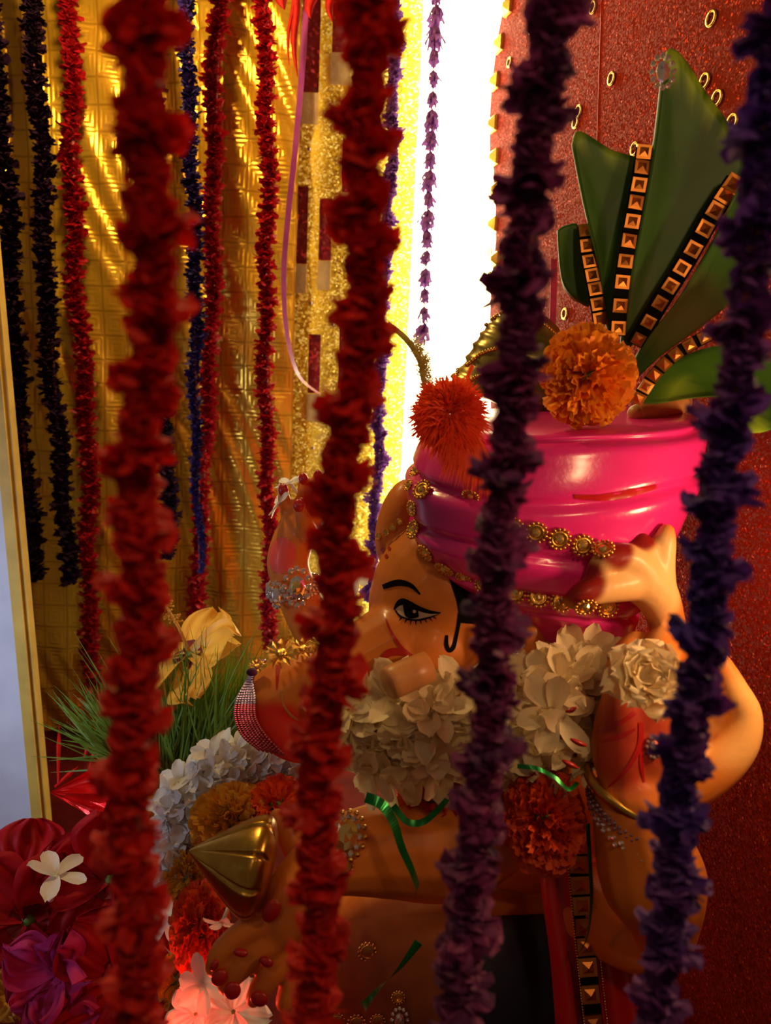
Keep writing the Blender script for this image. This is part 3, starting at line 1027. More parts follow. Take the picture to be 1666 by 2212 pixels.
# nails
for (a, b2, d, rx, ry, rot) in [(586, 1968, .635, 17, 24, .5), (474, 2112, .63, 15, 18, .6), (502, 2140, .63, 17, 18, .5), (560, 2158, .632, 18, 15, .3), (463, 2085, .63, 8, 12, .5),
                               (520, 2058, .622, 15, 8, .2), (575, 2078, .63, 15, 10, .4),
                               (612, 1058, .872, 10, 13, 0), (655, 1034, .872, 9, 12, 0), (688, 1028, .872, 9, 12, 0), (645, 1092, .842, 11, 13, 0), (668, 1070, .868, 9, 6, 0), (688, 1062, .868, 9, 6, 0), (655, 1080, .868, 10, 6, 0)]:
    m = MB()
    blob(m, a, b2, d + .001, rx * 1.1, ry * 1.1, 8, rot)
    m.build('nail', MT['red_paint'], ID)

# ---- turban
ringspec = [((1010, 905), (1470, 885), .10), ((960, 915), (1492, 905), .9), ((925, 945), (1497, 945), 1), ((895, 990), (1488, 1000), 1), ((880, 1040), (1470, 1058), 1), ((882, 1100), (1445, 1120), 1), ((898, 1155), (1418, 1180), 1),
            ((935, 1205), (1396, 1230), 1), ((985, 1245), (1380, 1275), 1), ((1060, 1280), (1368, 1318), 1), ((1110, 1320), (1355, 1365), 1), ((1140, 1370), (1335, 1420), .95), ((1170, 1430), (1300, 1450), .6)]
dt = .752
creases = [0.12, 0.27, 0.44, 0.61, 0.74, 0.86]
sp_ = crom([(a[0], a[1], b2[0], b2[1], s) for a, b2, s in ringspec], 8)
tm = MB()
rows = []
nth = 72
nr_ = len(sp_)
for i, q in enumerate(sp_):
    v = i / (nr_ - 1)
    pl, pr = P(q[0], q[1], dt), P(q[2], q[3], dt)
    c = (pl + pr) / 2
    ux = (pr - pl) / 2
    hw = ux.length
    dz = (VZ * 1.0 - VY * 0.26).normalized() * hw * min(1.0, 0.86)
    row = []
    for j in range(nth):
        th = 2 * math.pi * j / nth
        bulge = 1.0
        for cz in creases:
            vv = v + 0.035 * math.sin(th * 1.0 + cz * 9) + 0.01 * math.sin(th * 3 + cz * 20)
            bulge -= 0.055 * math.exp(-((vv - cz) / 0.014) ** 2)
            bulge += 0.018 * math.exp(-((vv - cz - 0.04) / 0.035) ** 2)
        if q[4] < 0.99:
            rad = q[4] if v < .5 else 1
        else:
            rad = 1.0
        sn = math.copysign(abs(math.sin(th)) ** .72, math.sin(th))
        row.append(c + (ux * math.cos(th) + dz * sn) * bulge * (rad if v < .05 else 1.0))
    rows.append(row)
tm.grid(rows, close_v=True)
n0 = len(tm.v)
tm.v.append(sum(rows[0], Vector()) / nth)
tm.v.append(sum(rows[-1], Vector()) / nth)
for j in range(nth):
    tm.f.append((n0, j, (j + 1) % nth))
    q = (nr_ - 1) * nth
    tm.f.append((n0 + 1, q + (j + 1) % nth, q + j))
TURB = tm.bvh()
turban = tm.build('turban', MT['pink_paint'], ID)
tco = np.array([tuple(p) for p in tm.v])
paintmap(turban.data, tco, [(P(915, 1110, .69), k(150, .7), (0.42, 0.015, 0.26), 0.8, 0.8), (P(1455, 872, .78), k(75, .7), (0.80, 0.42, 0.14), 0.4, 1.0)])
# pale plaster lip at the back of the crown
m = MB()
chain(m, [(1375, 893, .735, 20), (1420, 882, .745, 24), (1470, 868, .765, 26)], 6, 16)
m.build('turban_lip', MT['tusk'], turban)
# raised painted smear
stroke('turban_mark', MT['red_paint'], [(1240, 1072, 4), (1300, 1075, 8), (1360, 1066, 9), (1418, 1050, 4)], turban, TURB)

# gold flower trim (ring of beads round an amber stone)
gf = MB()
for k2 in range(14):
    th = 2 * math.pi * k2 / 14
    gf.ball((math.cos(th) * .86, math.sin(th) * .86, .12), .17, 6, 5)
gf.grid([[((.62 + .10 * math.cos(v)) * math.cos(u), (.62 + .10 * math.cos(v)) * math.sin(u), .12 + .10 * math.sin(v)) for v in [q * math.pi / 3 for q in range(6)]] for u in [q * math.pi / 8 for q in range(16)]], True, True)
gf.ell((0, 0, .02), Vector((.8, 0, 0)), Vector((0, .8, 0)), Vector((0, 0, .1)), 14, 6)
gf_me = gf.mesh('trim_flower')
gf_me.materials.append(MT['gold'])
gs = MB()
gs.add([(math.cos(q * math.pi / 4) * .42, math.sin(q * math.pi / 4) * .42, .12) for q in range(8)] + [(math.cos(q * math.pi / 4 + .39) * .26, math.sin(q * math.pi / 4 + .39) * .26, .34) for q in range(8)] + [(0, 0, .38)],
       [(q, (q + 1) % 8, 8 + q) for q in range(8)] + [((q + 1) % 8, 8 + (q + 1) % 8, 8 + q) for q in range(8)] + [(8 + q, 8 + (q + 1) % 8, 16) for q in range(8)])


def flower_trim(px, py, rpx, tree, parent, off=0.001, stone=True, dfall=.66):
    h, n = hit(tree, px, py, off)
    h2, n2 = hit(BODY, px, py, off)
    if h2 is not None and (h is None or h2.length < h.length):
        h, n = h2, n2
    if h is None:
        h, n = P(px, py, dfall), VZ
    n = (n + VZ * 0.2).normalized()
    s = rpx * h.dot(-VZ) / F
    M = frame(n, None, h, s, R_.uniform(0, 6))
    return place(gf_me, 'trim_flower', M, parent), M


gs_me = gs.mesh('stone', smooth=False)
gs_me.materials.append(MT['amber_gem'])


def trim_with_stone(px, py, rpx, tree, parent):
    o, M = flower_trim(px, py, rpx, tree, parent)
    st_ = place(gs_me, 'trim_stone', M, parent)
    return o


for (a, b2) in [(1108, 1140), (1158, 1149), (1208, 1163), (1258, 1177), (1304, 1189), (1112, 1280), (1162, 1291), (1212, 1301), (1264, 1307), (1312, 1310)]:
    trim_with_stone(a, b2, 26, TURB, turban)
for (a, b2, r1) in [(902, 1018, 20), (914, 1060, 24), (893, 1098, 18), (896, 1145, 22), (922, 1192, 22), (962, 1226, 23), (1004, 1246, 20), (1045, 1262, 20), (1018, 1068, 20), (885, 1050, 14)]:
    trim_with_stone(a, b2, r1, TURB, turban)
for (a, b2) in [(820, 1158), (835, 1150), (850, 1140), (864, 1128)]:
    flower_trim(a, b2, 9, BODY, ID)

# ribbed crest at the far top of the turban, gold chains over it
m = MB()
prof = crom([(1165, 905, 1165, 905), (985, 830, 1230, 880), (1000, 790, 1240, 830), (1030, 735, 1240, 780), (1060, 695, 1225, 735), (1095, 670, 1195, 695), (1120, 668, 1160, 672)], 6)
rows = []
dcrest = .83
for i, q in enumerate(prof):
    pl, pr = P(q[0], q[1], dcrest), P(q[2], q[3], dcrest)
    c, ux = (pl + pr) / 2, (pr - pl) / 2
    dz = (VZ - VY * .4).normalized() * ux.length * .6
    rows.append([c + (ux * math.cos(th) + dz * math.sin(th)) * (1 + .035 * math.cos(i * 2.2 + th * 2)) for th in [2 * math.pi * j / 40 for j in range(40)]])
m.grid(rows, close_v=True)
m.f.append(tuple(len(m.v) - 40 + j for j in range(40)))
CREST = m.bvh()
crest = m.build('crest', MT['olive_gold'], ID)
for path in ([(1000, 835), (1030, 815), (1070, 800), (1110, 790)], [(985, 815), (1005, 770), (1040, 735), (1085, 715), (1125, 712)], [(1040, 715), (1065, 690), (1100, 672), (1140, 685), (1180, 705), (1208, 730)], [(1010, 790), (1045, 762), (1090, 750), (1130, 750)]):
    mm_ = MB()
    for q in crom([(*p, 0) for p in path], 7):
        h, n = hit(CREST, q[0], q[1], 0.001)
        if h is not None and (not mm_.v or (h - lastp).length < .010):
            mm_.ball(h, 4.6 * .8 / F, 6, 5)
            lastp = h
    if mm_.v:
        mm_.build('gold_chain', MT['gold'], crest)

# fan of green leaves with strips of mirror squares
def leaf(outline, d0, d1, base, th, name='fan_leaf', tint=None):
    """outline in pixels; depth runs from d0 at base to d1 at the far end; puffed plate with real thickness"""
    pts = crom([(*p,) for p in outline + [outline[0]]], 4)[:-1]
    bx, by = base
    far = max(math.hypot(p[0] - bx, p[1] - by) for p in pts)

    def W3(p, off):
        t = math.hypot(p[0] - bx, p[1] - by) / far
        return P(p[0], p[1], d0 + (d1 - d0) * t) + VZ * off
    c = sum(np.array(p) for p in pts) / len(pts)
    m = MB()
    n = len(pts)
    lev = [(1.0, -th), (1.03, -th * .6), (1.035, 0), (1.03, th * .6), (1.0, th), (.90, th * 1.05), (.6, th * .7), (.3, th * .55), (.02, th * .5)]
    rows = [[W3(c + (np.array(p) - c) * s, o) for p in pts] for s, o in lev]
    m.grid(rows, close_v=True)
    m.f.append(tuple(range(n))[::-1])
    m.f.append(tuple(len(m.v) - n + j for j in range(n)))
    o = m.build(name, MT['leaf_green'], ID)
    co_ = np.array([tuple(p) for p in m.v])
    paintmap(o.data, co_, tint or [])
    return o, m.bvh()


LIME = (0.30, 0.46, 0.03)
OLV = (0.16, 0.13, 0.03)
lf = {}
lf['big'] = leaf([(1432, 150), (1446, 116), (1478, 140), (1520, 205), (1570, 275), (1606, 348), (1590, 392), (1510, 520), (1430, 640), (1372, 730), (1345, 745), (1360, 610), (1390, 450), (1415, 300)], .715, .66, (1350, 760), 0.004,
                 tint=[(P(1455, 130, .66), .014, LIME, .6, 1.0), (P(1500, 175, .66), .014, LIME, .6, 1.0), (P(1540, 232, .66), .014, LIME, .6, 1.0), (P(1575, 288, .66), .013, LIME, .6, 1.0), (P(1602, 340, .66), .013, LIME, .6, 1.0), (P(1400, 660, .70), .035, OLV, .9, .8)])
lf['mid'] = leaf([(1238, 318), (1245, 292), (1270, 298), (1320, 330), (1384, 352), (1378, 400), (1352, 520), (1338, 640), (1325, 715), (1306, 680), (1290, 560), (1262, 440)], .735, .69, (1330, 760), 0.0035,
                 tint=[(P(1250, 300, .69), .010, LIME, .8, .8), (P(1320, 335, .69), .012, LIME, .8, .7), (P(1375, 355, .69), .010, LIME, .8, .7)])
lf['small'] = leaf([(1205, 500), (1222, 490), (1250, 492), (1262, 560), (1276, 655), (1240, 640), (1214, 600)], .755, .73, (1300, 730), 0.003)
lf['right'] = leaf([(1600, 400), (1640, 450), (1655, 540), (1610, 620), (1520, 700), (1430, 765), (1375, 815), (1362, 800), (1400, 730), (1470, 640), (1540, 520)], .705, .64, (1360, 810), 0.004,
                   tint=[(P(1480, 690, .68), .05, OLV, .8, .9)])
lf['low'] = leaf([(1372, 868), (1405, 815), (1470, 775), (1560, 750), (1650, 770), (1705, 830), (1690, 905), (1640, 932), (1606, 922), (1625, 885), (1560, 858), (1480, 862), (1420, 872)], .700, .62, (1360, 870), 0.004,
                 tint=[(P(1470, 845, .68), .022, LIME, .8, .8), (P(1625, 915, .635), .016, LIME, .6, 1.0)])
lf['edge'] = leaf([(1212, 590), (1228, 592), (1250, 620), (1266, 652), (1240, 648), (1218, 620)], .76, .745, (1300, 730), 0.002, tint=[(P(1238, 622, .75), .02, (0.5, 0.5, .16), .5, .9)])
pb = MB()
pb.add([(-1, -1, -.12), (1, -1, -.12), (1, 1, -.12), (-1, 1, -.12), (-1, -1, .14), (1, -1, .14), (1, 1, .14), (-1, 1, .14), (-.62, -.62, .16), (.62, -.62, .16), (.62, .62, .16), (-.62, .62, .16), (0, 0, .5)],
       [(0, 1, 5, 4), (1, 2, 6, 5), (2, 3, 7, 6), (3, 0, 4, 7), (4, 5, 9, 8), (5, 6, 10, 9), (6, 7, 11, 10), (7, 4, 8, 11), (8, 9, 12), (9, 10, 12), (10, 11, 12), (11, 8, 12), (3, 2, 1, 0)])
pb_me = pb.mesh('mirror_square', smooth=False)
pb_me.materials.append(MT['copper_gold'])


def square_strip(path, n, wpx, parent, trees, dfall, back=True, width2=None):
    c = crom(path, 10)
    ps = []
    for q in c:
        best = None
        for t in trees:
            h, nn = hit(t, q[0], q[1], 0)
            if h is not None and (best is None or h.length < best.length):
                best = h
        p = P(q[0], q[1], dfall[0] + (dfall[1] - dfall[0]) * len(ps) / len(c))
        if best is not None and best.length < p.length + .004:
            p = P(q[0], q[1], best.dot(-VZ) - .003)
        ps.append(p)
    # backing tape
    tot = len(ps) - 1
    rows = []
    for i, p in enumerate(ps):
        t = (ps[min(i + 1, tot)] - ps[max(i - 1, 0)]).normalized()
        sd = t.cross(VZ).normalized() * wpx * .52 * .68 / F
        rows.append([p - sd, p + sd, p + sd - VZ * .001, p - sd - VZ * .001])
    m = MB()
    m.grid(rows, close_v=True)
    m.build('strip_tape', MT['black_paint'], parent, smooth=False)
    for k3 in range(n):
        q = (k3 + .5) / n * tot
        i = min(int(q), tot - 1)
        p = ps[i].lerp(ps[i + 1], q - i)
        t = (ps[i + 1] - ps[i]).normalized()
        sd = t.cross(VZ).normalized()
        nn = sd.cross(t).normalized()
        if nn.dot(VZ) < 0:
            nn = -nn
            sd = -sd
        w = (wpx + ((width2 or wpx) - wpx) * q / tot) * .5 * p.dot(-VZ) / F * .9
        Mr = Matrix((sd, nn.cross(sd), nn)).transposed().to_4x4()
        tt = R_.uniform(-.10, .10)
        M = Matrix.Translation(p + nn * .0012) @ Mr @ Matrix.Rotation(tt, 4, 'X') @ Matrix.Rotation(R_.uniform(-.1, .1), 4, 'Y') @ Matrix.Diagonal((w, w * .95, w, 1))
        place(pb_me, 'mirror_square', M, parent)


T = {q: v[1] for q, v in lf.items()}
square_strip([(1263, 488), (1272, 560), (1286, 630), (1298, 700)], 7, 32, lf['small'][0], [T['small'], T['mid']], (.72, .72))
square_strip([(1392, 318), (1380, 400), (1362, 500), (1344, 610), (1334, 725)], 10, 34, lf['mid'][0], [T['mid'], T['big']], (.68, .70))
square_strip([(1590, 388), (1545, 455), (1485, 560), (1425, 655), (1372, 745)], 10, 40, lf['right'][0], [T['big'], T['right']], (.655, .695), width2=28)
square_strip([(1600, 700), (1530, 725), (1460, 765), (1410, 815), (1374, 868)], 9, 26, lf['low'][0], [T['right'], T['low']], (.64, .69), width2=30)
# crystal brooch on the tip
cb = MB()
for k2 in range(12):
    th = 2 * math.pi * k2 / 12
    cb.ell((math.cos(th) * .62, math.sin(th) * .9, .1), Vector((.17, 0, 0)), Vector((0, .19, 0)), Vector((0, 0, .16)), 6, 4)
cb.ell((0, 0, .12), Vector((.42, 0, 0)), Vector((0, .62, 0)), Vector((0, 0, .28)), 8, 5)
cb_me = cb.mesh('crystal_brooch', smooth=False)
cb_me.materials.append(MT['crystal'])
place(cb_me, 'crystal_brooch', frame(VZ, VY, P(1431, 157, .648), 40 * .65 / F * .95), lf['big'][0])

# feather plume on the brow
pm = MB()
rp = random.Random(5)
fc = P(970, 893, .66)
kf = .66 / F
for i in range(4200):
    th = rp.uniform(0, 6.283)
    rr = math.sqrt(rp.random())
    c0 = fc + (VX * math.cos(th) + VY * math.sin(th)) * rr * 50 * kf + VZ * rp.uniform(-20, 20) * kf
    dirv = (VX * math.cos(th) * rp.uniform(.6, 1.1) + VY * (math.sin(th) * .8 + .12) + VZ * rp.uniform(-.6, .8)).normalized()
    L = rp.uniform(24, 62) * kf
    dirv = (dirv + Vector((rp.gauss(0, .45), rp.gauss(0, .45), rp.gauss(0, .45)))).normalized()
    w = rp.uniform(1.0, 2.2) * kf
    sd = dirv.cross(VZ).normalized()
    p1 = c0 + dirv * L * .6 - VY * L * .05
    p2 = c0 + dirv * L - VY * L * .22
    pm.add([c0 - sd * w, c0 + sd * w, p1 + sd * w * .8, p1 - sd * w * .8, p2], [(0, 1, 2, 3), (3, 2, 4)])
for i in range(420):                                    # long barbs falling over the turban
    u = rp.uniform(-1, 1)
    c0 = P(985 + u * 38, 930 + rp.uniform(-10, 20), .655)
    ex = P(950 + (u + 1) * 55 + rp.uniform(-12, 12), 1010 + (u + 1) * 28 + rp.uniform(-25, 30), .652)
    mid = c0.lerp(ex, .55) + VX * 14 * kf + VZ * 8 * kf
    sd = (ex - c0).cross(VZ).normalized() * rp.uniform(.8, 1.8) * kf
    pm.add([c0 - sd, c0 + sd, mid + sd, mid - sd, ex], [(0, 1, 2, 3), (3, 2, 4)])
plume = thing('feather_plume', P(968, 940, .66), 'fluffy orange feather plume pinned on the front of the turban', 'feather')
tag(pm.build('barbs', MT['feather'], plume, smooth=False), kind='stuff')
q_ = MB()
c = crom([(838, 698, .70), (880, 735, .70), (908, 780, .69), (916, 830, .68), (935, 890, .67)], 8)
q_.tube([P(*p) for p in c], [.0028 * (0.4 + .6 * math.sin(math.pi * min(1, .15 + i / len(c)))) for i in range(len(c))], 8)
q_.build('quill', MT['yellow_feather'], plume)
y_ = MB()
for i in range(700):
    t = rp.uniform(.35, 1)
    p = c[int(t * (len(c) - 1))]
    c0 = P(p[0] + rp.uniform(-6, 14), p[1] + rp.uniform(-20, 10), p[2])
    dv = (VX * rp.uniform(-1, 1) + VY * rp.uniform(-.2, 1.2) + VZ * rp.uniform(-.5, .5)).normalized()
    L = rp.uniform(14, 40) * kf
    sd = dv.cross(VZ).normalized() * .9 * kf
    y_.add([c0 - sd, c0 + sd, c0 + dv * L], [(0, 1, 2)])
tag(y_.build('down', MT['yellow_feather'], plume, smooth=False), kind='stuff')
q2 = MB()
q2.tube([P(*p) for p in crom([(1015, 850, .66), (1010, 820, .665), (1020, 790, .67)], 5)], .0018, 6)
q2.build('quill', MT['feather'], plume)


# ---- jewellery on the body
def bangle(path_c, ax1, ax2, tube_r, mat, name, parent=ID, n=40):
    m = MB()
    rows = []
    nrm = ax1.cross(ax2).normalized()
    for i in range(n):
        th = 2 * math.pi * i / n
        e = ax1 * math.cos(th) + ax2 * math.sin(th)
        c = Vector(path_c) + e
        en = e.normalized()
        rows.append([c + (en * math.cos(v) + nrm * math.sin(v) * 1.5) * tube_r for v in [2 * math.pi * q / 8 for q in range(8)]])
    m.grid(rows, True, True)
    return m.build(name, mat, parent)


def beadring(c, ax1, ax2, rad, mat, name, rowsn=1, step=None, parent=ID, n=44, jit=0.0):
    m = MB()
    nrm = ax1.cross(ax2).normalized()
    for r1 in range(rowsn):
        for i in range(n):
            th = 2 * math.pi * (i + .5 * (r1 % 2)) / n
            p = Vector(c) + ax1 * math.cos(th) + ax2 * math.sin(th) + nrm * (r1 - (rowsn - 1) / 2) * rad * 1.7
            m.ball(p + Vector((R_.uniform(-jit, jit), R_.uniform(-jit, jit), R_.uniform(-jit, jit))), rad * R_.uniform(.8, 1.1), 6, 5)
    return m.build(name, mat, parent, smooth=False)


kk = .63 / F
# right wrist: axis leans with the forearm
wx = (VX * .96 - VY * .42).normalized() * 100 * kk
wz = (VZ * .92 - VY * .36).normalized() * 84 * kk
bangle(P(1362, 1712, .637), wx, wz, 9 * kk, MT['antique_gold'], 'bangle')
beadring(P(1366, 1758, .637), wx * 1.02, wz * 1.04, 5.5 * kk, MT['mauve_bead'], 'bead_band', 2, n=50)
beadring(P(1374, 1790, .638), wx * 1.06, wz * 1.08, 6.5 * kk, MT['crystal'], 'crystal_band', 2, n=38, jit=.0012)
place(cb_me, 'palm_brooch', frame(VZ, VY, hit(BODY, 1412, 1612, .001)[0] or P(1412, 1612, .58), 26 * .6 / F), ID)
# armlet on the near forearm
ka = .63 / F
for (a, b2, s) in [(750, 1808, 46), (737, 1752, 26), (745, 1868, 22), (738, 1890, 16)]:
    h, n = hit(BODY, a, b2, .001)
    if h is None:
        continue
    M = frame((n + VZ * .3), VY, h, s * h.dot(-VZ) / F)
    place(gf_me if s < 40 else cb_me, 'armlet_flower', M, ID)
    if s >= 40:
        m = MB()
        m.ell((0, 0, 0), Vector((.62, 0, 0)), Vector((0, .75, 0)), Vector((0, 0, .42)), 8, 5)
        me = m.mesh('armlet_stone', smooth=False)
        me.materials.append(MT['amber_gem'])
        place(me, 'armlet_stone', M @ Matrix.Translation((0, 0, .12)), ID)
        gg = MB()
        for k2 in range(16):
            th = 2 * math.pi * k2 / 16
            gg.ball((math.cos(th) * .88, math.sin(th) * 1.12, .1), .15, 6, 5)
        me = gg.mesh('armlet_rim')
        me.materials.append(MT['gold'])
        place(me, 'armlet_rim', M, ID)
# bracelet on the far raised wrist
kb = .885 / F
beadring(P(636, 1268, .885), (VX * .96 + VY * .12) * 58 * kb, VZ * 52 * kb - VY * 12 * kb, 6 * kb, MT['crystal'], 'bracelet', 3, n=34, jit=.001)
place(cb_me, 'bracelet_flower', frame(VZ, VY, P(643, 1268, .852), 44 * .85 / F), ID)
m = MB()
m.ell((0, 0, .3), Vector((.35, 0, 0)), Vector((0, .35, 0)), Vector((0, 0, .3)), 8, 5)
me = m.mesh('bracelet_stone', smooth=False)
me.materials.append(MT['amber_gem'])
place(me, 'bracelet_stone', frame(VZ, VY, P(643, 1268, .852), 44 * .85 / F), ID)
place(cb_me, 'bracelet_flower', frame(VZ - VX * .9, VY, P(600, 1285, .858), 30 * .85 / F), ID)
# trunk ornament: gold flowers on top, bead strands down its front
gfl = MB()
for k2 in range(14):
    th = 2 * math.pi * k2 / 14
    e, t = Vector((math.cos(th), math.sin(th), 0)), Vector((-math.sin(th), math.cos(th), 0))
    gfl.add([e * .2, e * .6 + t * .17 + Vector((0, 0, .16)), e * 1.0 + Vector((0, 0, .02)), e * .6 - t * .17 + Vector((0, 0, .16)), e * .6 + Vector((0, 0, .05))], [(0, 1, 4), (1, 2, 4), (2, 3, 4), (3, 0, 4)])
gfl.ell((0, 0, .08), Vector((.28, 0, 0)), Vector((0, .28, 0)), Vector((0, 0, .14)), 10, 6)
gfl_me = gfl.mesh('gold_blossom', smooth=False)
gfl_me.materials.append(MT['gold'])
for (a, b2, s, d) in [(608, 1412, 44, .69), (655, 1402, 34, .70), (690, 1392, 30, .70), (555, 1440, 22, .685)]:
    place(gfl_me, 'gold_blossom', frame(VY * .8 + VZ * .65 - VX * .1, VY, P(a, b2, d), s * d / F), ID)
tb_ = MB()
tb2 = MB()
for r1 in range(7):
    path = crom([(560 + r1 * 2, 1428, 0), (540 - r1 * 1 + r1 * 2, 1462, 0), (520 + r1 * 6 - 6, 1510, 0), (510 + r1 * 7, 1550, 0), (525 + r1 * 8, 1588, 0), (560 + r1 * 9, 1618 + 2 * r1, 0)], 9)
    for i, q in enumerate(path):
        h, n = hit(BODY, q[0] + 8, q[1], .002)
        d = h.dot(-VZ) if h is not None else .70
        d = min(d, .70)
        (tb_ if i > 20 else tb2).ball(P(q[0], q[1], d - .001 * r1 + .004), 4.6 * .7 / F, 6, 5)
tb_.build('bead_strand', MT['pink_bead'], ID, smooth=False)
tb2.build('bead_strand', MT['mauve_bead'], ID, smooth=False)
m = MB()
m.ell(P(544, 1452, .672), VX * 13 * kk, VY * 10 * kk, VZ * 7 * kk, 10, 6)
m.build('trunk_stone', MT['purple_crepe'], ID)
# earring
er = MB()
for i in range(7):
    for j in range(5):
        if abs(j - 2) < 3.2 - i * .38 and not (i == 6 and j != 2):
            er.ball(P(1082 + j * 12 + i * 1.5 - 6, 1352 + i * 14 + (j % 2) * 6, .688 + .002 * abs(j - 2)), 6.5 * .69 / F, 6, 5)
er.build('earring', MT['crystal'], ID, smooth=False)
# navy sash, then a brown sheet that puts shade on the belly as colour
decal('navy_sash', MT['navy_cloth'], [(990, 1985), (980, 2030), (975, 2100), (985, 2260)], [(1190, 1975), (1198, 2030), (1205, 2100), (1215, 2260)], ID, off=.004, nx=30, ny=14)
decal('belly_shade', MT['shade_brown'], [(760, 1985), (722, 2050), (706, 2130), (712, 2210)], [(985, 1975), (978, 2050), (972, 2130), (976, 2210)], ID, off=.003, nx=26, ny=14)


def sheet(name, mat, L, Rr, dL, parent=ID, folds=3, amp=.004, nx=40, ny=16, thick=.002):
    """hanging cloth between two pixel edges (x,y,depth), pleated"""
    ca, cb_ = crom(L, 10), crom(Rr, 10)
    nn = min(len(ca), len(cb_))
    m = MB()
    fr, bk = [], []
    for i in range(nn):
        a3, b3 = P(*ca[i]), P(*cb_[i])
        r1, r2 = [], []
        for j in range(ny + 1):
            t = j / ny
            p = a3.lerp(b3, t) + VZ * (amp * math.sin(t * folds * 6.283 + .6 * math.sin(i * .15)) + dL * math.sin(math.pi * t))
            r1.append(p)
            r2.append(p - VZ * thick)
        fr.append(r1)
        bk.append(r2[::-1])
    m.grid(fr)
    m.grid(bk)
    m.grid([[r[0] for r in fr], [r[-1] for r in bk]])
    m.grid([[r[-1] for r in fr], [r[0] for r in bk]])
    return m.build(name, mat, parent)


sheet('shawl', MT['red_cloth'], [(1160, 1850, .725), (1172, 1950, .72), (1190, 2080, .715), (1205, 2260, .71)], [(1262, 1830, .715), (1275, 1950, .71), (1290, 2080, .705), (1315, 2260, .70)], .008, folds=1.5)
sheet('shawl', MT['red_cloth'], [(1275, 1900, .722), (1285, 2000, .715), (1295, 2100, .71), (1310, 2260, .705)], [(1400, 1960, .74), (1430, 2060, .735), (1440, 2150, .73), (1450, 2260, .72)], .012, folds=2)
BORD = thing('mirror_border', P(1262, 2200, .70), 'gold border of mirror squares down the red shawl', 'trim')
BORD.parent = ID
BORD.location = ORG[BORD.name] - ORG[ID.name]
del BORD['category']
square_strip([(1248, 1810, 0), (1252, 1900, 0), (1262, 2000, 0), (1270, 2100, 0), (1282, 2230, 0)], 9, 44, BORD, [], (.702, .690))
m = MB()
for i in range(70):
    t = i / 69
    for sgn in (-1, 1):
        m.ball(P(1248 + t * 34 + sgn * 25 + 8 * t * t, 1810 + t * 420, .700 - .012 * t), 2.6 * .7 / F, 5, 4)
m.build('border_beads', MT['gold'], ID)
for (a, b2, s, d) in [(798, 2055, 22, .70), (735, 2200, 20, .66), (775, 2205, 22, .66), (820, 2200, 18, .66), (862, 2150, 16, .66)]:
    h, n = hit(BODY, a, b2, .0045)
    h = h if h is not None else P(a, b2, d)
    place(gf_me, 'belt_flower', frame(VZ, VY, h, s * h.dot(-VZ) / F), ID)
h, n = hit(BODY, 866, 2195, .006)
place(cb_me, 'belt_brooch', frame(VZ, VY, h if h is not None else P(866, 2195, .66), 30 * .68 / F), ID)

# ------------------------------------------------------------------ sweet held in the hand
mk = MB()
apex, bc = P(408, 1838, .655), P(560, 1872, .655)
ax = (bc - apex)
Lm = ax.length * 1.12
ax = ax.normalized()
e1 = ax.cross(VZ).normalized()
e2 = ax.cross(e1)
rows = []
prof = [(0, .004), (.02, .05), (.1, .16), (.25, .36), (.42, .58), (.6, .80), (.75, .95), (.86, 1.0), (.95, .93), (1.02, .70), (1.06, .38), (1.07, .02)]
for (t, r) in [tuple(q) for q in crom(prof, 4)]:
    row = []
    for j in range(160):
        th = 2 * math.pi * j / 160
        g = abs(math.sin(th * 4.5 + .5))
        groove = 1 - .26 * math.exp(-(g / .10) ** 2) * min(1, max(0, (t - .12) * 4)) * (1 if t < .93 else max(0, (1.05 - t) / .12))
        row.append(apex + ax * Lm * t + (e1 * math.cos(th) + e2 * math.sin(th)) * r * groove * 106 * .655 / F)
    rows.append(row)
mk.grid(rows, close_v=True)
tag(mk.build('modak_sweet', MT['antique_gold']), 'ribbed gold cone-shaped sweet held in the idol\'s lower hand', 'sweet')


# ------------------------------------------------------------------ flowers
def petal_grid(L, Wd, curl, ruff, nu, nv, cup, seed, tip=0.5, base=.25):
    """petal along +X, face +Z"""
    rr = random.Random(seed)
    p1, p2 = rr.uniform(0, 6), rr.uniform(0, 6)
    rows = []
    for i in range(nu + 1):
        u = i / nu
        w = Wd * (base + (1 - base) * math.sin(math.pi * min(1, u * tip * 1.7) * .5) ** 1.0) * (1 - max(0, (u - .72) / .28) ** 2 * .72)
        row = []
        for j in range(nv + 1):
            v = 2 * j / nv - 1
            x = L * (u - curl * .15 * u * u)
            z = L * curl * u * u + cup * Wd * v * v * (1 - .5 * u) + ruff * Wd * u * u * math.sin(v * 5 + p1 + u * 3) * .6 + ruff * Wd * .35 * u * math.sin(v * 13 + p2) + ruff * Wd * .12 * math.sin(u * 9 + p2) * (1 - v * v)
            row.append(Vector((x, w * v, z)))
        rows.append(row)
    return rows


def jasmine(seed, n=5):
    rr = random.Random(seed)
    m = MB()
    for k2 in range(n):
        th = 2 * math.pi * k2 / n + rr.uniform(-.18, .18)
        M = Matrix.Rotation(th, 4, 'Z') @ Matrix.Rotation(-rr.uniform(.05, .7), 4, 'Y') @ Matrix.Translation((.06, 0, 0))
        g = petal_grid(rr.uniform(.85, 1.1), .27 * rr.uniform(.85, 1.15), rr.uniform(-.4, .1), .25, 6, 4, .35, seed * 10 + k2, .8, .35)
        m.grid([[M @ p for p in row] for row in g])
    m.tube([Vector((0, 0, -.9)), Vector((.02, 0, -.5)), Vector((0, 0, .05))], [.09, .10, .13], 8)
    return m


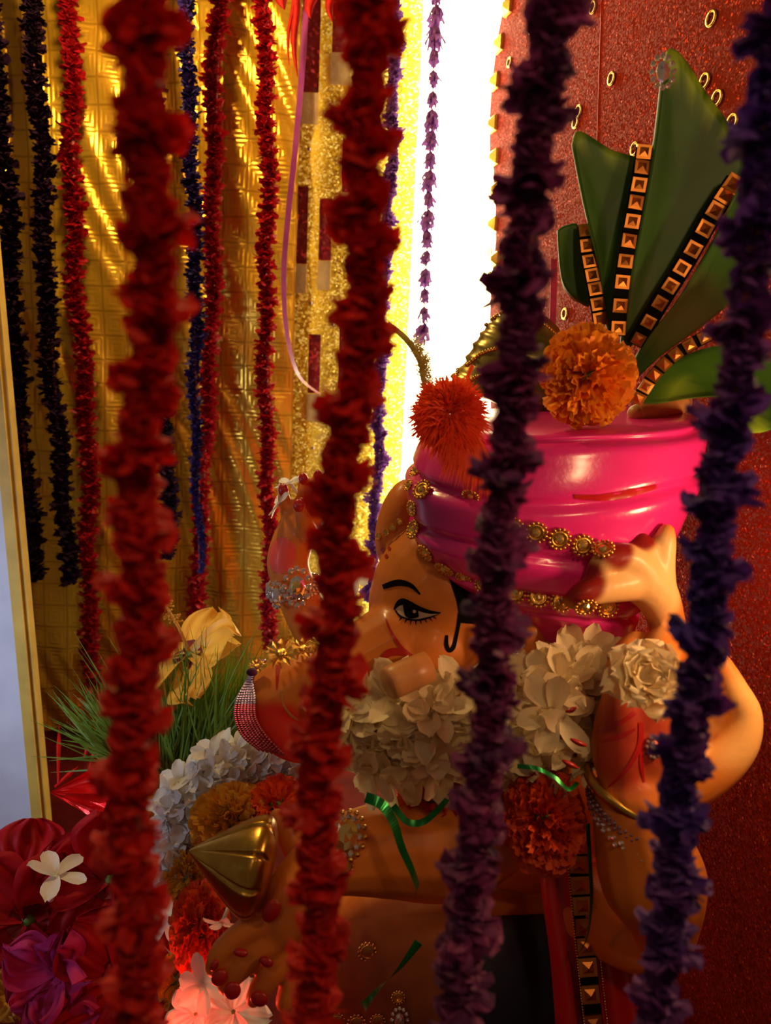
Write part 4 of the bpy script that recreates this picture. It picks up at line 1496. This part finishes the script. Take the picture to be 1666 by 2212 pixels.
JM = []
for s in range(5):
    me = jasmine(60 + s, 5 + s % 2).mesh('floret')
    JM.append(me)
JW, JC = [], []
for me in JM:
    a, b2 = me.copy(), me.copy()
    a.materials.append(MT['jasmine_white'])
    b2.materials.append(MT['cool_white'])
    JW.append(a)
    JC.append(b2)


def floret_cluster(name, label, poly_pts, meshes, rpx, seed, group=None, spread=None):
    """poly_pts: list of (px,py,depth,face direction in view x,y,z)"""
    rr = random.Random(seed)
    c = sum((P(p[0], p[1], p[2]) for p in poly_pts), Vector()) / len(poly_pts)
    root = thing(name, c, label, 'garland')
    s = MB()
    s.tube([P(p[0], p[1], p[2] + .012) for p in poly_pts], .0016, 5)
    s.build('thread', MT['stem_green'], root)
    for (px, py, d, fx, fy, fz) in poly_pts:
        n = (VX * (fx + rr.uniform(-.45, .45)) + VY * (fy + rr.uniform(-.45, .45)) + VZ * (fz + rr.uniform(-.2, .3))).normalized()
        sc = rpx * rr.uniform(.8, 1.2) * d / F
        M = frame(n, None, P(px + rr.uniform(-6, 6), py + rr.uniform(-6, 6), d), sc, rr.uniform(0, 6))
        place(rr.choice(meshes), 'floret', M, root)
    return root


def scatter(path, rows_, rad, d_in, seed, wobble=8):
    """florets round a thick flower rope that runs through path (px,py,depth)"""
    rr = random.Random(seed)
    out = []
    c = crom(path, 4)
    for i, q in enumerate(c):
        a, b2 = c[max(i - 1, 0)], c[min(i + 1, len(c) - 1)]
        t = np.array((b2[0] - a[0], b2[1] - a[1]))
        t = t / (np.linalg.norm(t) + 1e-6)
        nrm = np.array((-t[1], t[0]))
        for r1 in range(rows_):
            v = (r1 + .5) / rows_ * 2 - 1 + rr.uniform(-.15, .15)
            z = math.sqrt(max(0, 1 - v * v))
            out.append((q[0] + nrm[0] * v * rad + rr.uniform(-wobble, wobble), q[1] + nrm[1] * v * rad + rr.uniform(-wobble, wobble), q[2] - z * d_in, nrm[0] * v, -nrm[1] * v, z + .15))
    return out


pts = scatter([(772, 1590, .70), (820, 1560, .69), (880, 1560, .68), (930, 1590, .68), (985, 1560, .69)], 3, 82, .02, 3)
pts += [(962, 1508, .67, .2, .6, .6), (905, 1522, .67, -.2, .6, .7), (992, 1500, .675, .3, .5, .6), (840, 1520, .68, -.5, .5, .6), (790, 1500, .69, -.6, .5, .5), (850, 1680, .665, -.2, -.7, .6), (905, 1670, .66, 0, -.7, .7), (800, 1660, .67, -.4, -.6, .6), (760, 1560, .68, -.8, .2, .5), (945, 1640, .66, .3, -.4, .8)]
floret_cluster('jasmine_garland', 'creamy white jasmine garland bunched below the idol\'s tusk', pts, JW, 76, 8)
pts = scatter([(1080, 1600, .685), (1130, 1565, .68), (1190, 1545, .68), (1250, 1525, .685), (1300, 1500, .70)], 3, 92, .02, 4)
pts += [(1195, 1535, .640, -.1, .1, 1), (1115, 1480, .68, -.3, .6, .6), (1225, 1440, .69, .1, .6, .6), (1290, 1420, .70, .3, .7, .5), (1165, 1445, .685, -.1, .6, .6), (1160, 1640, .655, -.2, -.5, .8), (1215, 1645, .655, .2, -.5, .8), (1260, 1600, .655, .4, -.2, .7), (1075, 1640, .67, -.6, -.5, .5), (1235, 1575, .645, .3, 0, .9), (1135, 1590, .645, -.3, -.2, .9), (1255, 1660, .66, .3, -.7, .6)]
floret_cluster('jasmine_garland', 'creamy white jasmine garland between the pink turban and red palm', pts, JW, 80, 9)
pts = scatter([(650, 1610, .80), (580, 1640, .80), (510, 1660, .79), (450, 1700, .78), (400, 1760, .78), (378, 1830, .78), (372, 1900, .78)], 4, 52, .015, 5)
floret_cluster('jasmine_garland', 'bluish white jasmine garland curving left of the gold sweet', pts, JC, 46, 10)
# single blossom standing on the palm
root = thing('white_rose', P(1392, 1530, .60), 'pale pink-white blossom resting on the raised red palm', 'flower')
rw = MB()
rr = random.Random(77)
for i in range(26):
    th = i * 2.4
    lay = i / 26
    M = Matrix.Rotation(th, 4, 'Z') @ Matrix.Rotation(-(1.25 - lay * 1.0), 4, 'Y') @ Matrix.Translation((.05 + .08 * lay, 0, 0))
    g = petal_grid(.55 + .5 * lay, .34 + .16 * lay, -.15, .35, 6, 6, .5, 900 + i, .9, .3)
    rw.grid([[M @ p for p in row] for row in g])
Mw = frame(VZ * .8 + VY * .5, None, P(1390, 1470, .597), 84 * .6 / F)
for p in range(len(rw.v)):
    rw.v[p] = Mw @ rw.v[p]
rw.build('petals', MT['jasmine_white'], root)


def marigold(name, label, px, py, d, rx, ry, mat, seed, face=(0, .2, 1), n=330):
    rr = random.Random(seed)
    kx, ky = rx * d / F, ry * d / F
    c = P(px, py, d)
    face = (VX * face[0] + VY * face[1] + VZ * face[2]).normalized()
    s1 = face.orthogonal().normalized()
    s2 = face.cross(s1)
    m = MB()
    for i in range(n):
        z = 1 - 1.72 * (i + .5) / n
        th = i * 2.39996
        rho = math.sqrt(1 - z * z)
        dr = face * z + (s1 * math.cos(th) + s2 * math.sin(th)) * rho
        # stretch to the picture's proportions
        def E(v):
            return c + VX * v.dot(VX) * kx + VY * v.dot(VY) * ky + VZ * v.dot(VZ) * min(kx, ky) * .85
        t = dr.cross(face)
        if t.length < .05:
            t = s1
        t.normalize()
        a = rr.uniform(-1.0, 1.0)
        up = dr.cross(t)
        t2 = t * math.cos(a) + up * math.sin(a)
        nn = dr.cross(t2)
        lean = nn * rr.uniform(-.25, .25)
        w = rr.uniform(.10, .19)
        hgt = rr.uniform(.86, 1.05)
        rows = []
        for q in range(4):
            u = q / 3
            row = []
            for j in range(6):
                v = j / 5 * 2 - 1
                wob = math.sin(v * 6 + i) * .055 * u * u
                row.append(E(dr * (.42 + (hgt - .42) * u - .05 * v * v * u) + t2 * w * v * (.35 + .65 * u) + nn * (wob + .06 * v * v * u) + lean * u))
            rows.append(row)
        m.grid(rows)
    root = thing(name, c - Vector((0, 0, ky)), label, 'flower')
    tag(m.build('petals', mat, root), kind='stuff')
    k_ = MB()
    k_.ell(c - face * min(kx, ky) * .35, s1 * kx * .5, s2 * ky * .5, face * min(kx, ky) * .55, 12, 8)
    k_.build('calyx', MT['calyx'], root)
    return root


marigold('marigold', 'bright orange marigold sitting on top of the pink turban', 1268, 812, .672, 104, 112, MT['marigold_orange'], 1, (-.2, .25, 1))
marigold('marigold', 'deep orange-red marigold hanging beside the wrist bangle', 1176, 1772, .655, 92, 116, MT['marigold_deep'], 2, (0, -.1, 1))
marigold('marigold', 'deep orange-red marigold tucked beneath the jasmine on the chest', 935, 1730, .70, 85, 68, MT['marigold_deep'], 3, (0, 0, 1), 200)
marigold('marigold', 'small deep orange marigold above another, under the jasmine at the wrist', 1160, 1680, .70, 72, 60, MT['marigold_deep'], 13, (0, .3, 1), 180)
marigold('marigold', 'large yellow marigold behind the gold sweet', 505, 1775, .75, 95, 85, MT['marigold_yellow'], 4, (-.2, .5, 1))
marigold('marigold', 'dark orange marigold beside the large yellow one, behind the wrist', 600, 1745, .75, 70, 70, MT['marigold_deep'], 5, (.2, .5, 1), 200)
marigold('marigold', 'orange marigold below the gold sweet, left of the fingers', 432, 2010, .73, 66, 105, MT['marigold_deep'], 6, (-.3, .3, 1))
marigold('marigold', 'yellow marigold touching the tip of the gold sweet', 408, 1890, .76, 54, 62, MT['marigold_yellow'], 7, (-.4, .3, 1), 200)
marigold('marigold', 'yellow marigold at the bottom, under the orange one', 385, 2120, .76, 48, 70, MT['marigold_yellow'], 8, (-.4, .3, 1), 180)


def hibiscus(name, label, px, py, d, rpx, mat, face, seed, centre='dark_red', stamen=True, ruff=.35, spin=0.0, col_dir=None, cup=.3):
    rr = random.Random(seed)
    c = P(px, py, d)
    fc_ = VX * face[0] + VY * face[1] + VZ * face[2]
    M0 = frame(fc_, None, c, rpx * d / F, spin)
    root = thing(name, c, label, 'flower')
    for k2 in range(5):
        th = 2 * math.pi * k2 / 5 + rr.uniform(-.12, .12)
        M = M0 @ Matrix.Rotation(th, 4, 'Z') @ Matrix.Rotation(-rr.uniform(cup - .2, cup + .25), 4, 'Y') @ Matrix.Rotation(rr.uniform(.1, .3), 4, 'X') @ Matrix.Translation((.06, 0, 0))
        g = petal_grid(rr.uniform(.9, 1.08), .52 * rr.uniform(.85, 1.1), rr.uniform(-.35, .05), ruff, 16, 18, .22, seed * 7 + k2, .85, .2)
        m = MB()
        m.grid([[M @ p for p in row] for row in g])
        pt = m.build('petal', mat, root)
        if centre:
            g2 = petal_grid(.24, .20, 0, 0, 4, 4, .3, 1, .9, .4)
            m = MB()
            m.grid([[M @ (p + Vector((0, 0, .012))) for p in row] for row in g2])
            m.build('petal_eye', MT[centre], pt)
    m = MB()
    m.ell(M0 @ Vector((0, 0, -.08)), (M0.to_3x3() @ Vector((.14, 0, 0))), (M0.to_3x3() @ Vector((0, .14, 0))), (M0.to_3x3() @ Vector((0, 0, .18))), 10, 6)
    m.build('calyx', MT['calyx'], root)
    if stamen:
        m = MB()
        tip = Vector((0.1, 0.05, 1.15)) if col_dir is None else Vector(col_dir)
        p0 = M0 @ Vector((0, 0, 0))
        p1 = M0 @ (tip * .5 + Vector((.05, 0, 0)))
        p2 = M0 @ tip
        s = rpx * d / F
        m.tube([p0, p1, p2], [s * .035, s * .03, s * .022], 8)
        st_ = m.build('stamen', MT['petal_yellow'] if mat is MT['petal_yellow'] else MT['petal_red'], root)
        m = MB()
        for i in range(46):
            t = rr.uniform(.55, 1.0)
            b0 = p1.lerp(p2, (t - .5) * 2)
            dv = Vector((rr.uniform(-1, 1), rr.uniform(-1, 1), rr.uniform(-1, 1))).normalized() * s * .13
            m.tube([b0, b0 + dv], s * .006, 4)
            m.ball(b0 + dv, s * .018, 5, 4)
        m.build('anthers', MT['petal_yellow'], st_)
    return root


hibiscus('hibiscus', 'yellow hibiscus with dark red eye standing in the grass', 412, 1418, .98, 128, MT['petal_yellow'], (-.35, .75, .55), 21, spin=.6, col_dir=(-.15, .45, 1.0), cup=.15)
hibiscus('hibiscus', 'upper dark red hibiscus at the left edge of the flower heap', 55, 1900, .90, 120, MT['petal_red'], (.2, .6, .8), 22, spin=.2, stamen=False, ruff=.6)
hibiscus('hibiscus', 'lower dark red hibiscus at the left edge, big and open', 60, 1985, .84, 150, MT['petal_red'], (.5, .2, .9), 23, spin=.9, stamen=True, col_dir=(-.6, .7, .35))
hibiscus('hibiscus', 'dark red hibiscus half hidden behind the broad red garland', 240, 1900, .86, 140, MT['petal_red'], (.1, .4, .9), 24, spin=.5, stamen=False, ruff=.6)
hibiscus('hibiscus', 'dark red hibiscus at the bottom behind the broad red garland', 270, 2110, .80, 150, MT['petal_red'], (-.1, .4, .9), 25, spin=.1, stamen=False, ruff=.6)
hibiscus('pink_blossom', 'crumpled magenta blossom at the bottom left', 125, 2095, .80, 100, MT['petal_pink'], (-.1, .2, 1), 26, centre=None, stamen=False, ruff=.7, cup=.75)
hibiscus('pink_blossom', 'crumpled magenta blossom cut off by the bottom edge', 130, 2215, .78, 90, MT['petal_pink'], (.2, .7, .8), 27, centre=None, stamen=False, ruff=.7, cup=.4)
hibiscus('yellow_blossom', 'small yellow blossom at the bottom left corner', 25, 2150, .80, 60, MT['petal_yellow'], (.3, .5, .8), 28, centre=None, stamen=False, ruff=.5, cup=.6)
hibiscus('yellow_blossom', 'yellow blossom peeking out beside the red garland and grass', 322, 1765, .88, 62, MT['petal_yellow'], (.4, .2, .8), 29, centre=None, stamen=False, ruff=.3, cup=.6)
hibiscus('yellow_blossom', 'dull yellow petals behind the red garland at the bottom', 225, 2200, .80, 60, MT['petal_yellow'], (.3, .5, .8), 30, centre=None, stamen=False, ruff=.3, cup=.6)
hibiscus('pink_white_blossom', 'white blossom glowing pink under the fingers at the bottom', 505, 2185, .70, 70, MT['cool_white'], (0, .5, .9), 31, centre=None, stamen=False, ruff=.4, cup=.5)
hibiscus('pink_white_blossom', 'white blossom beside the pink glowing one, towards the garland', 425, 2190, .72, 66, MT['cool_white'], (-.2, .6, .8), 32, centre=None, stamen=False, ruff=.4, cup=.7)


def single_floret(label, px, py, d, rpx, face, seed, mesh_i=0):
    root = thing('jasmine_floret', P(px, py, d), label, 'flower')
    place(JC[mesh_i], 'petals', frame(VX * face[0] + VY * face[1] + VZ * face[2], None, P(px, py, d), rpx * d / F, seed), root)
    return root


single_floret('single white floret lying on the dark red hibiscus', 120, 1895, .80, 66, (.25, .9, .2), 1.0, 0)
single_floret('white floret seen beside the orange marigold at the bottom', 362, 1985, .78, 50, (-.1, .2, 1), 2.2, 1)
single_floret('pale floret perched on the far raised fingertips', 606, 1085, .875, 40, (-.9, .3, .4), .4, 2)
single_floret('pale floret above the far raised hand, topmost one', 628, 1045, .885, 34, (-.5, .8, .3), 1.4, 3)
single_floret('pinkish floret under the gold sweet, by the fingers', 482, 1990, .66, 38, (-.2, -.6, .7), 1.1, 4)
single_floret('white floret at the bottom left of the red fingertips', 440, 2130, .69, 60, (-.3, .5, .8), .1, 1)
single_floret('small yellowish floret by the forehead at the lamp\'s foot', 775, 1245, .80, 44, (-.3, .4, .8), .9, 2)


# ------------------------------------------------------------------ grass bundles
def grass(name, label, base, d, n, seed, lean, spread, Lr, curve=.2):
    rr = random.Random(seed)
    root = thing(name, P(base[0], base[1], d), label, 'grass')
    m = MB()
    for i in range(n):
        p0 = P(base[0] + rr.uniform(-spread, spread), base[1] + rr.uniform(-25, 25), d + rr.uniform(-.03, .03))
        th = lean + rr.gauss(0, .32)
        L = rr.uniform(*Lr) * d / F
        dv = VX * math.sin(th) + VY * math.cos(th) + VZ * rr.uniform(-.3, .3)
        dv.normalize()
        bend = (VX * rr.uniform(-1, 1) + VY * rr.uniform(-.6, .1) + VZ * rr.uniform(-.5, .5)) * L * curve
        w = rr.uniform(2.2, 4.2) * d / F
        sd = dv.cross(VZ).normalized()
        sd = (sd + VZ * rr.uniform(-.8, .8)).normalized() * w
        rows = []
        for q in range(5):
            u = q / 4
            p = p0 + dv * L * u + bend * u * u
            ww = (1 - u ** 2) * .9 + .06
            rows.append([p - sd * ww, p + sd.cross(dv) * .25 * ww, p + sd * ww])
        m.grid(rows)
    g = m.build('blades', MT['stem_green'], root)
    g['kind'] = 'stuff'
    return root


grass('grass_bundle', 'thick green grass bundle standing behind the trunk ornament', (420, 1730), .97, 700, 1, .12, 85, (150, 400))
grass('grass_bundle', 'sparse spiky grass sticking out left of the red garland', (270, 1640), .96, 120, 2, -.75, 50, (100, 220), .1)

# red foil heap
root = thing('red_foil_wrap', P(190, 1790, .98), 'crumpled shiny red foil lying at the left of the grass', 'foil')
rr = random.Random(9)
m = MB()
apex_, rimc = P(115, 1715, .96), None
rows = []
for i in range(8):
    u = i / 7
    row = []
    for j in range(15):
        v = j / 14
        px = 108 + u * (165 + 30 * math.sin(v * 9))
        py = 1712 + u * (-95 + 200 * v)
        row.append(P(px, py, .955 - .05 * u + .02 * math.sin(v * 19 + u * 2) * u - .012 * u * math.cos(v * 37) + rr.uniform(-.002, .002)))
    rows.append(row)
m.grid(rows)
m.grid([[p - VZ * .001 for p in r[::-1]] for r in rows])
m.build('sheet', MT['red_foil'], root, smooth=False)
for (a, b2, c, d2) in [(118, 1700, 170, 1655), (125, 1690, 128, 1560), (180, 1640, 200, 1590), (185, 1690, 215, 1590)]:
    m = MB()
    p, q = P(a, b2, .96), P(c, d2, .97)
    sd = (q - p).cross(VZ).normalized() * .003
    m.add([p - sd * .4, p + sd * .4, p.lerp(q, .6) + sd, q, p.lerp(q, .6) - sd, p.lerp(q, .5) + VZ * .002], [(0, 1, 5), (1, 2, 5), (2, 3, 5), (3, 4, 5), (4, 0, 5)])
    m.build('foil_shred', MT['red_foil'], root, smooth=False)
m = MB()
m.ball(P(253, 1768, .90), .0035, 8, 6)
m.build('sequin', MT['pink_bead'], root)

# green ribbons
ribbon('green_tinsel', 'shiny green tinsel ribbon curling over the orange forearm', MT['green_ribbon'], [(790, 1722, .628), (825, 1738, .622), (850, 1775, .618), (868, 1830, .616), (890, 1880, .62), (902, 1915, .63), (898, 1930, .635)], 22, twist=1.2)
ribbon('green_tinsel', 'dark green tinsel loop under the jasmine on the chest', MT['green_ribbon'], [(850, 1740, .655), (880, 1775, .65), (915, 1775, .65), (950, 1745, .65), (975, 1715, .65)], 14, twist=.8)
ribbon('green_tinsel', 'green tinsel ribbon slanting across the dark belly at the bottom', MT['green_ribbon'], [(905, 2035, .655), (860, 2095, .65), (815, 2140, .648), (785, 2175, .648)], 22, twist=2.0)
ribbon('green_tinsel', 'thin green tinsel thread over the marigold beside the wrist', MT['green_ribbon'], [(1118, 1655, .628), (1160, 1660, .622), (1200, 1680, .62), (1228, 1705, .62), (1248, 1690, .63)], 9, twist=.8)
ribbon('green_tinsel', 'green tinsel thread hanging along the mirror border of the shawl', MT['green_ribbon'], [(1270, 1780, .64), (1274, 1850, .65), (1278, 1940, .66), (1270, 2020, .67), (1250, 2060, .675)], 10, twist=.8)

# red slivers of petal caught on the jasmine
for (a, b2, c, d2, lab) in [(1222, 1538, 1246, 1528, 'tiny red petal sliver, topmost on the creamy jasmine'), (1232, 1596, 1268, 1612, 'red petal sliver below centre of the creamy jasmine'), (1215, 1642, 1250, 1660, 'red petal sliver lowest on the jasmine, above the bangle')]:
    m = MB()
    p, q = P(a, b2, .618), P(c, d2, .618)
    sd = (q - p).cross(VZ).normalized() * .0022
    rows = []
    for i in range(6):
        t = i / 5
        w = math.sin(math.pi * (.12 + .8 * t))
        cc = p.lerp(q, t) + VZ * .0015 * math.sin(math.pi * t)
        rows.append([cc - sd * w, cc + VZ * .0006, cc + sd * w, cc - VZ * .0005])
    m.grid(rows, close_v=True)
    m.f.append((3, 2, 1, 0))
    m.f.append((20, 21, 22, 23))
    tag(m.build('petal_sliver', MT['red_paint']), lab, 'petal')
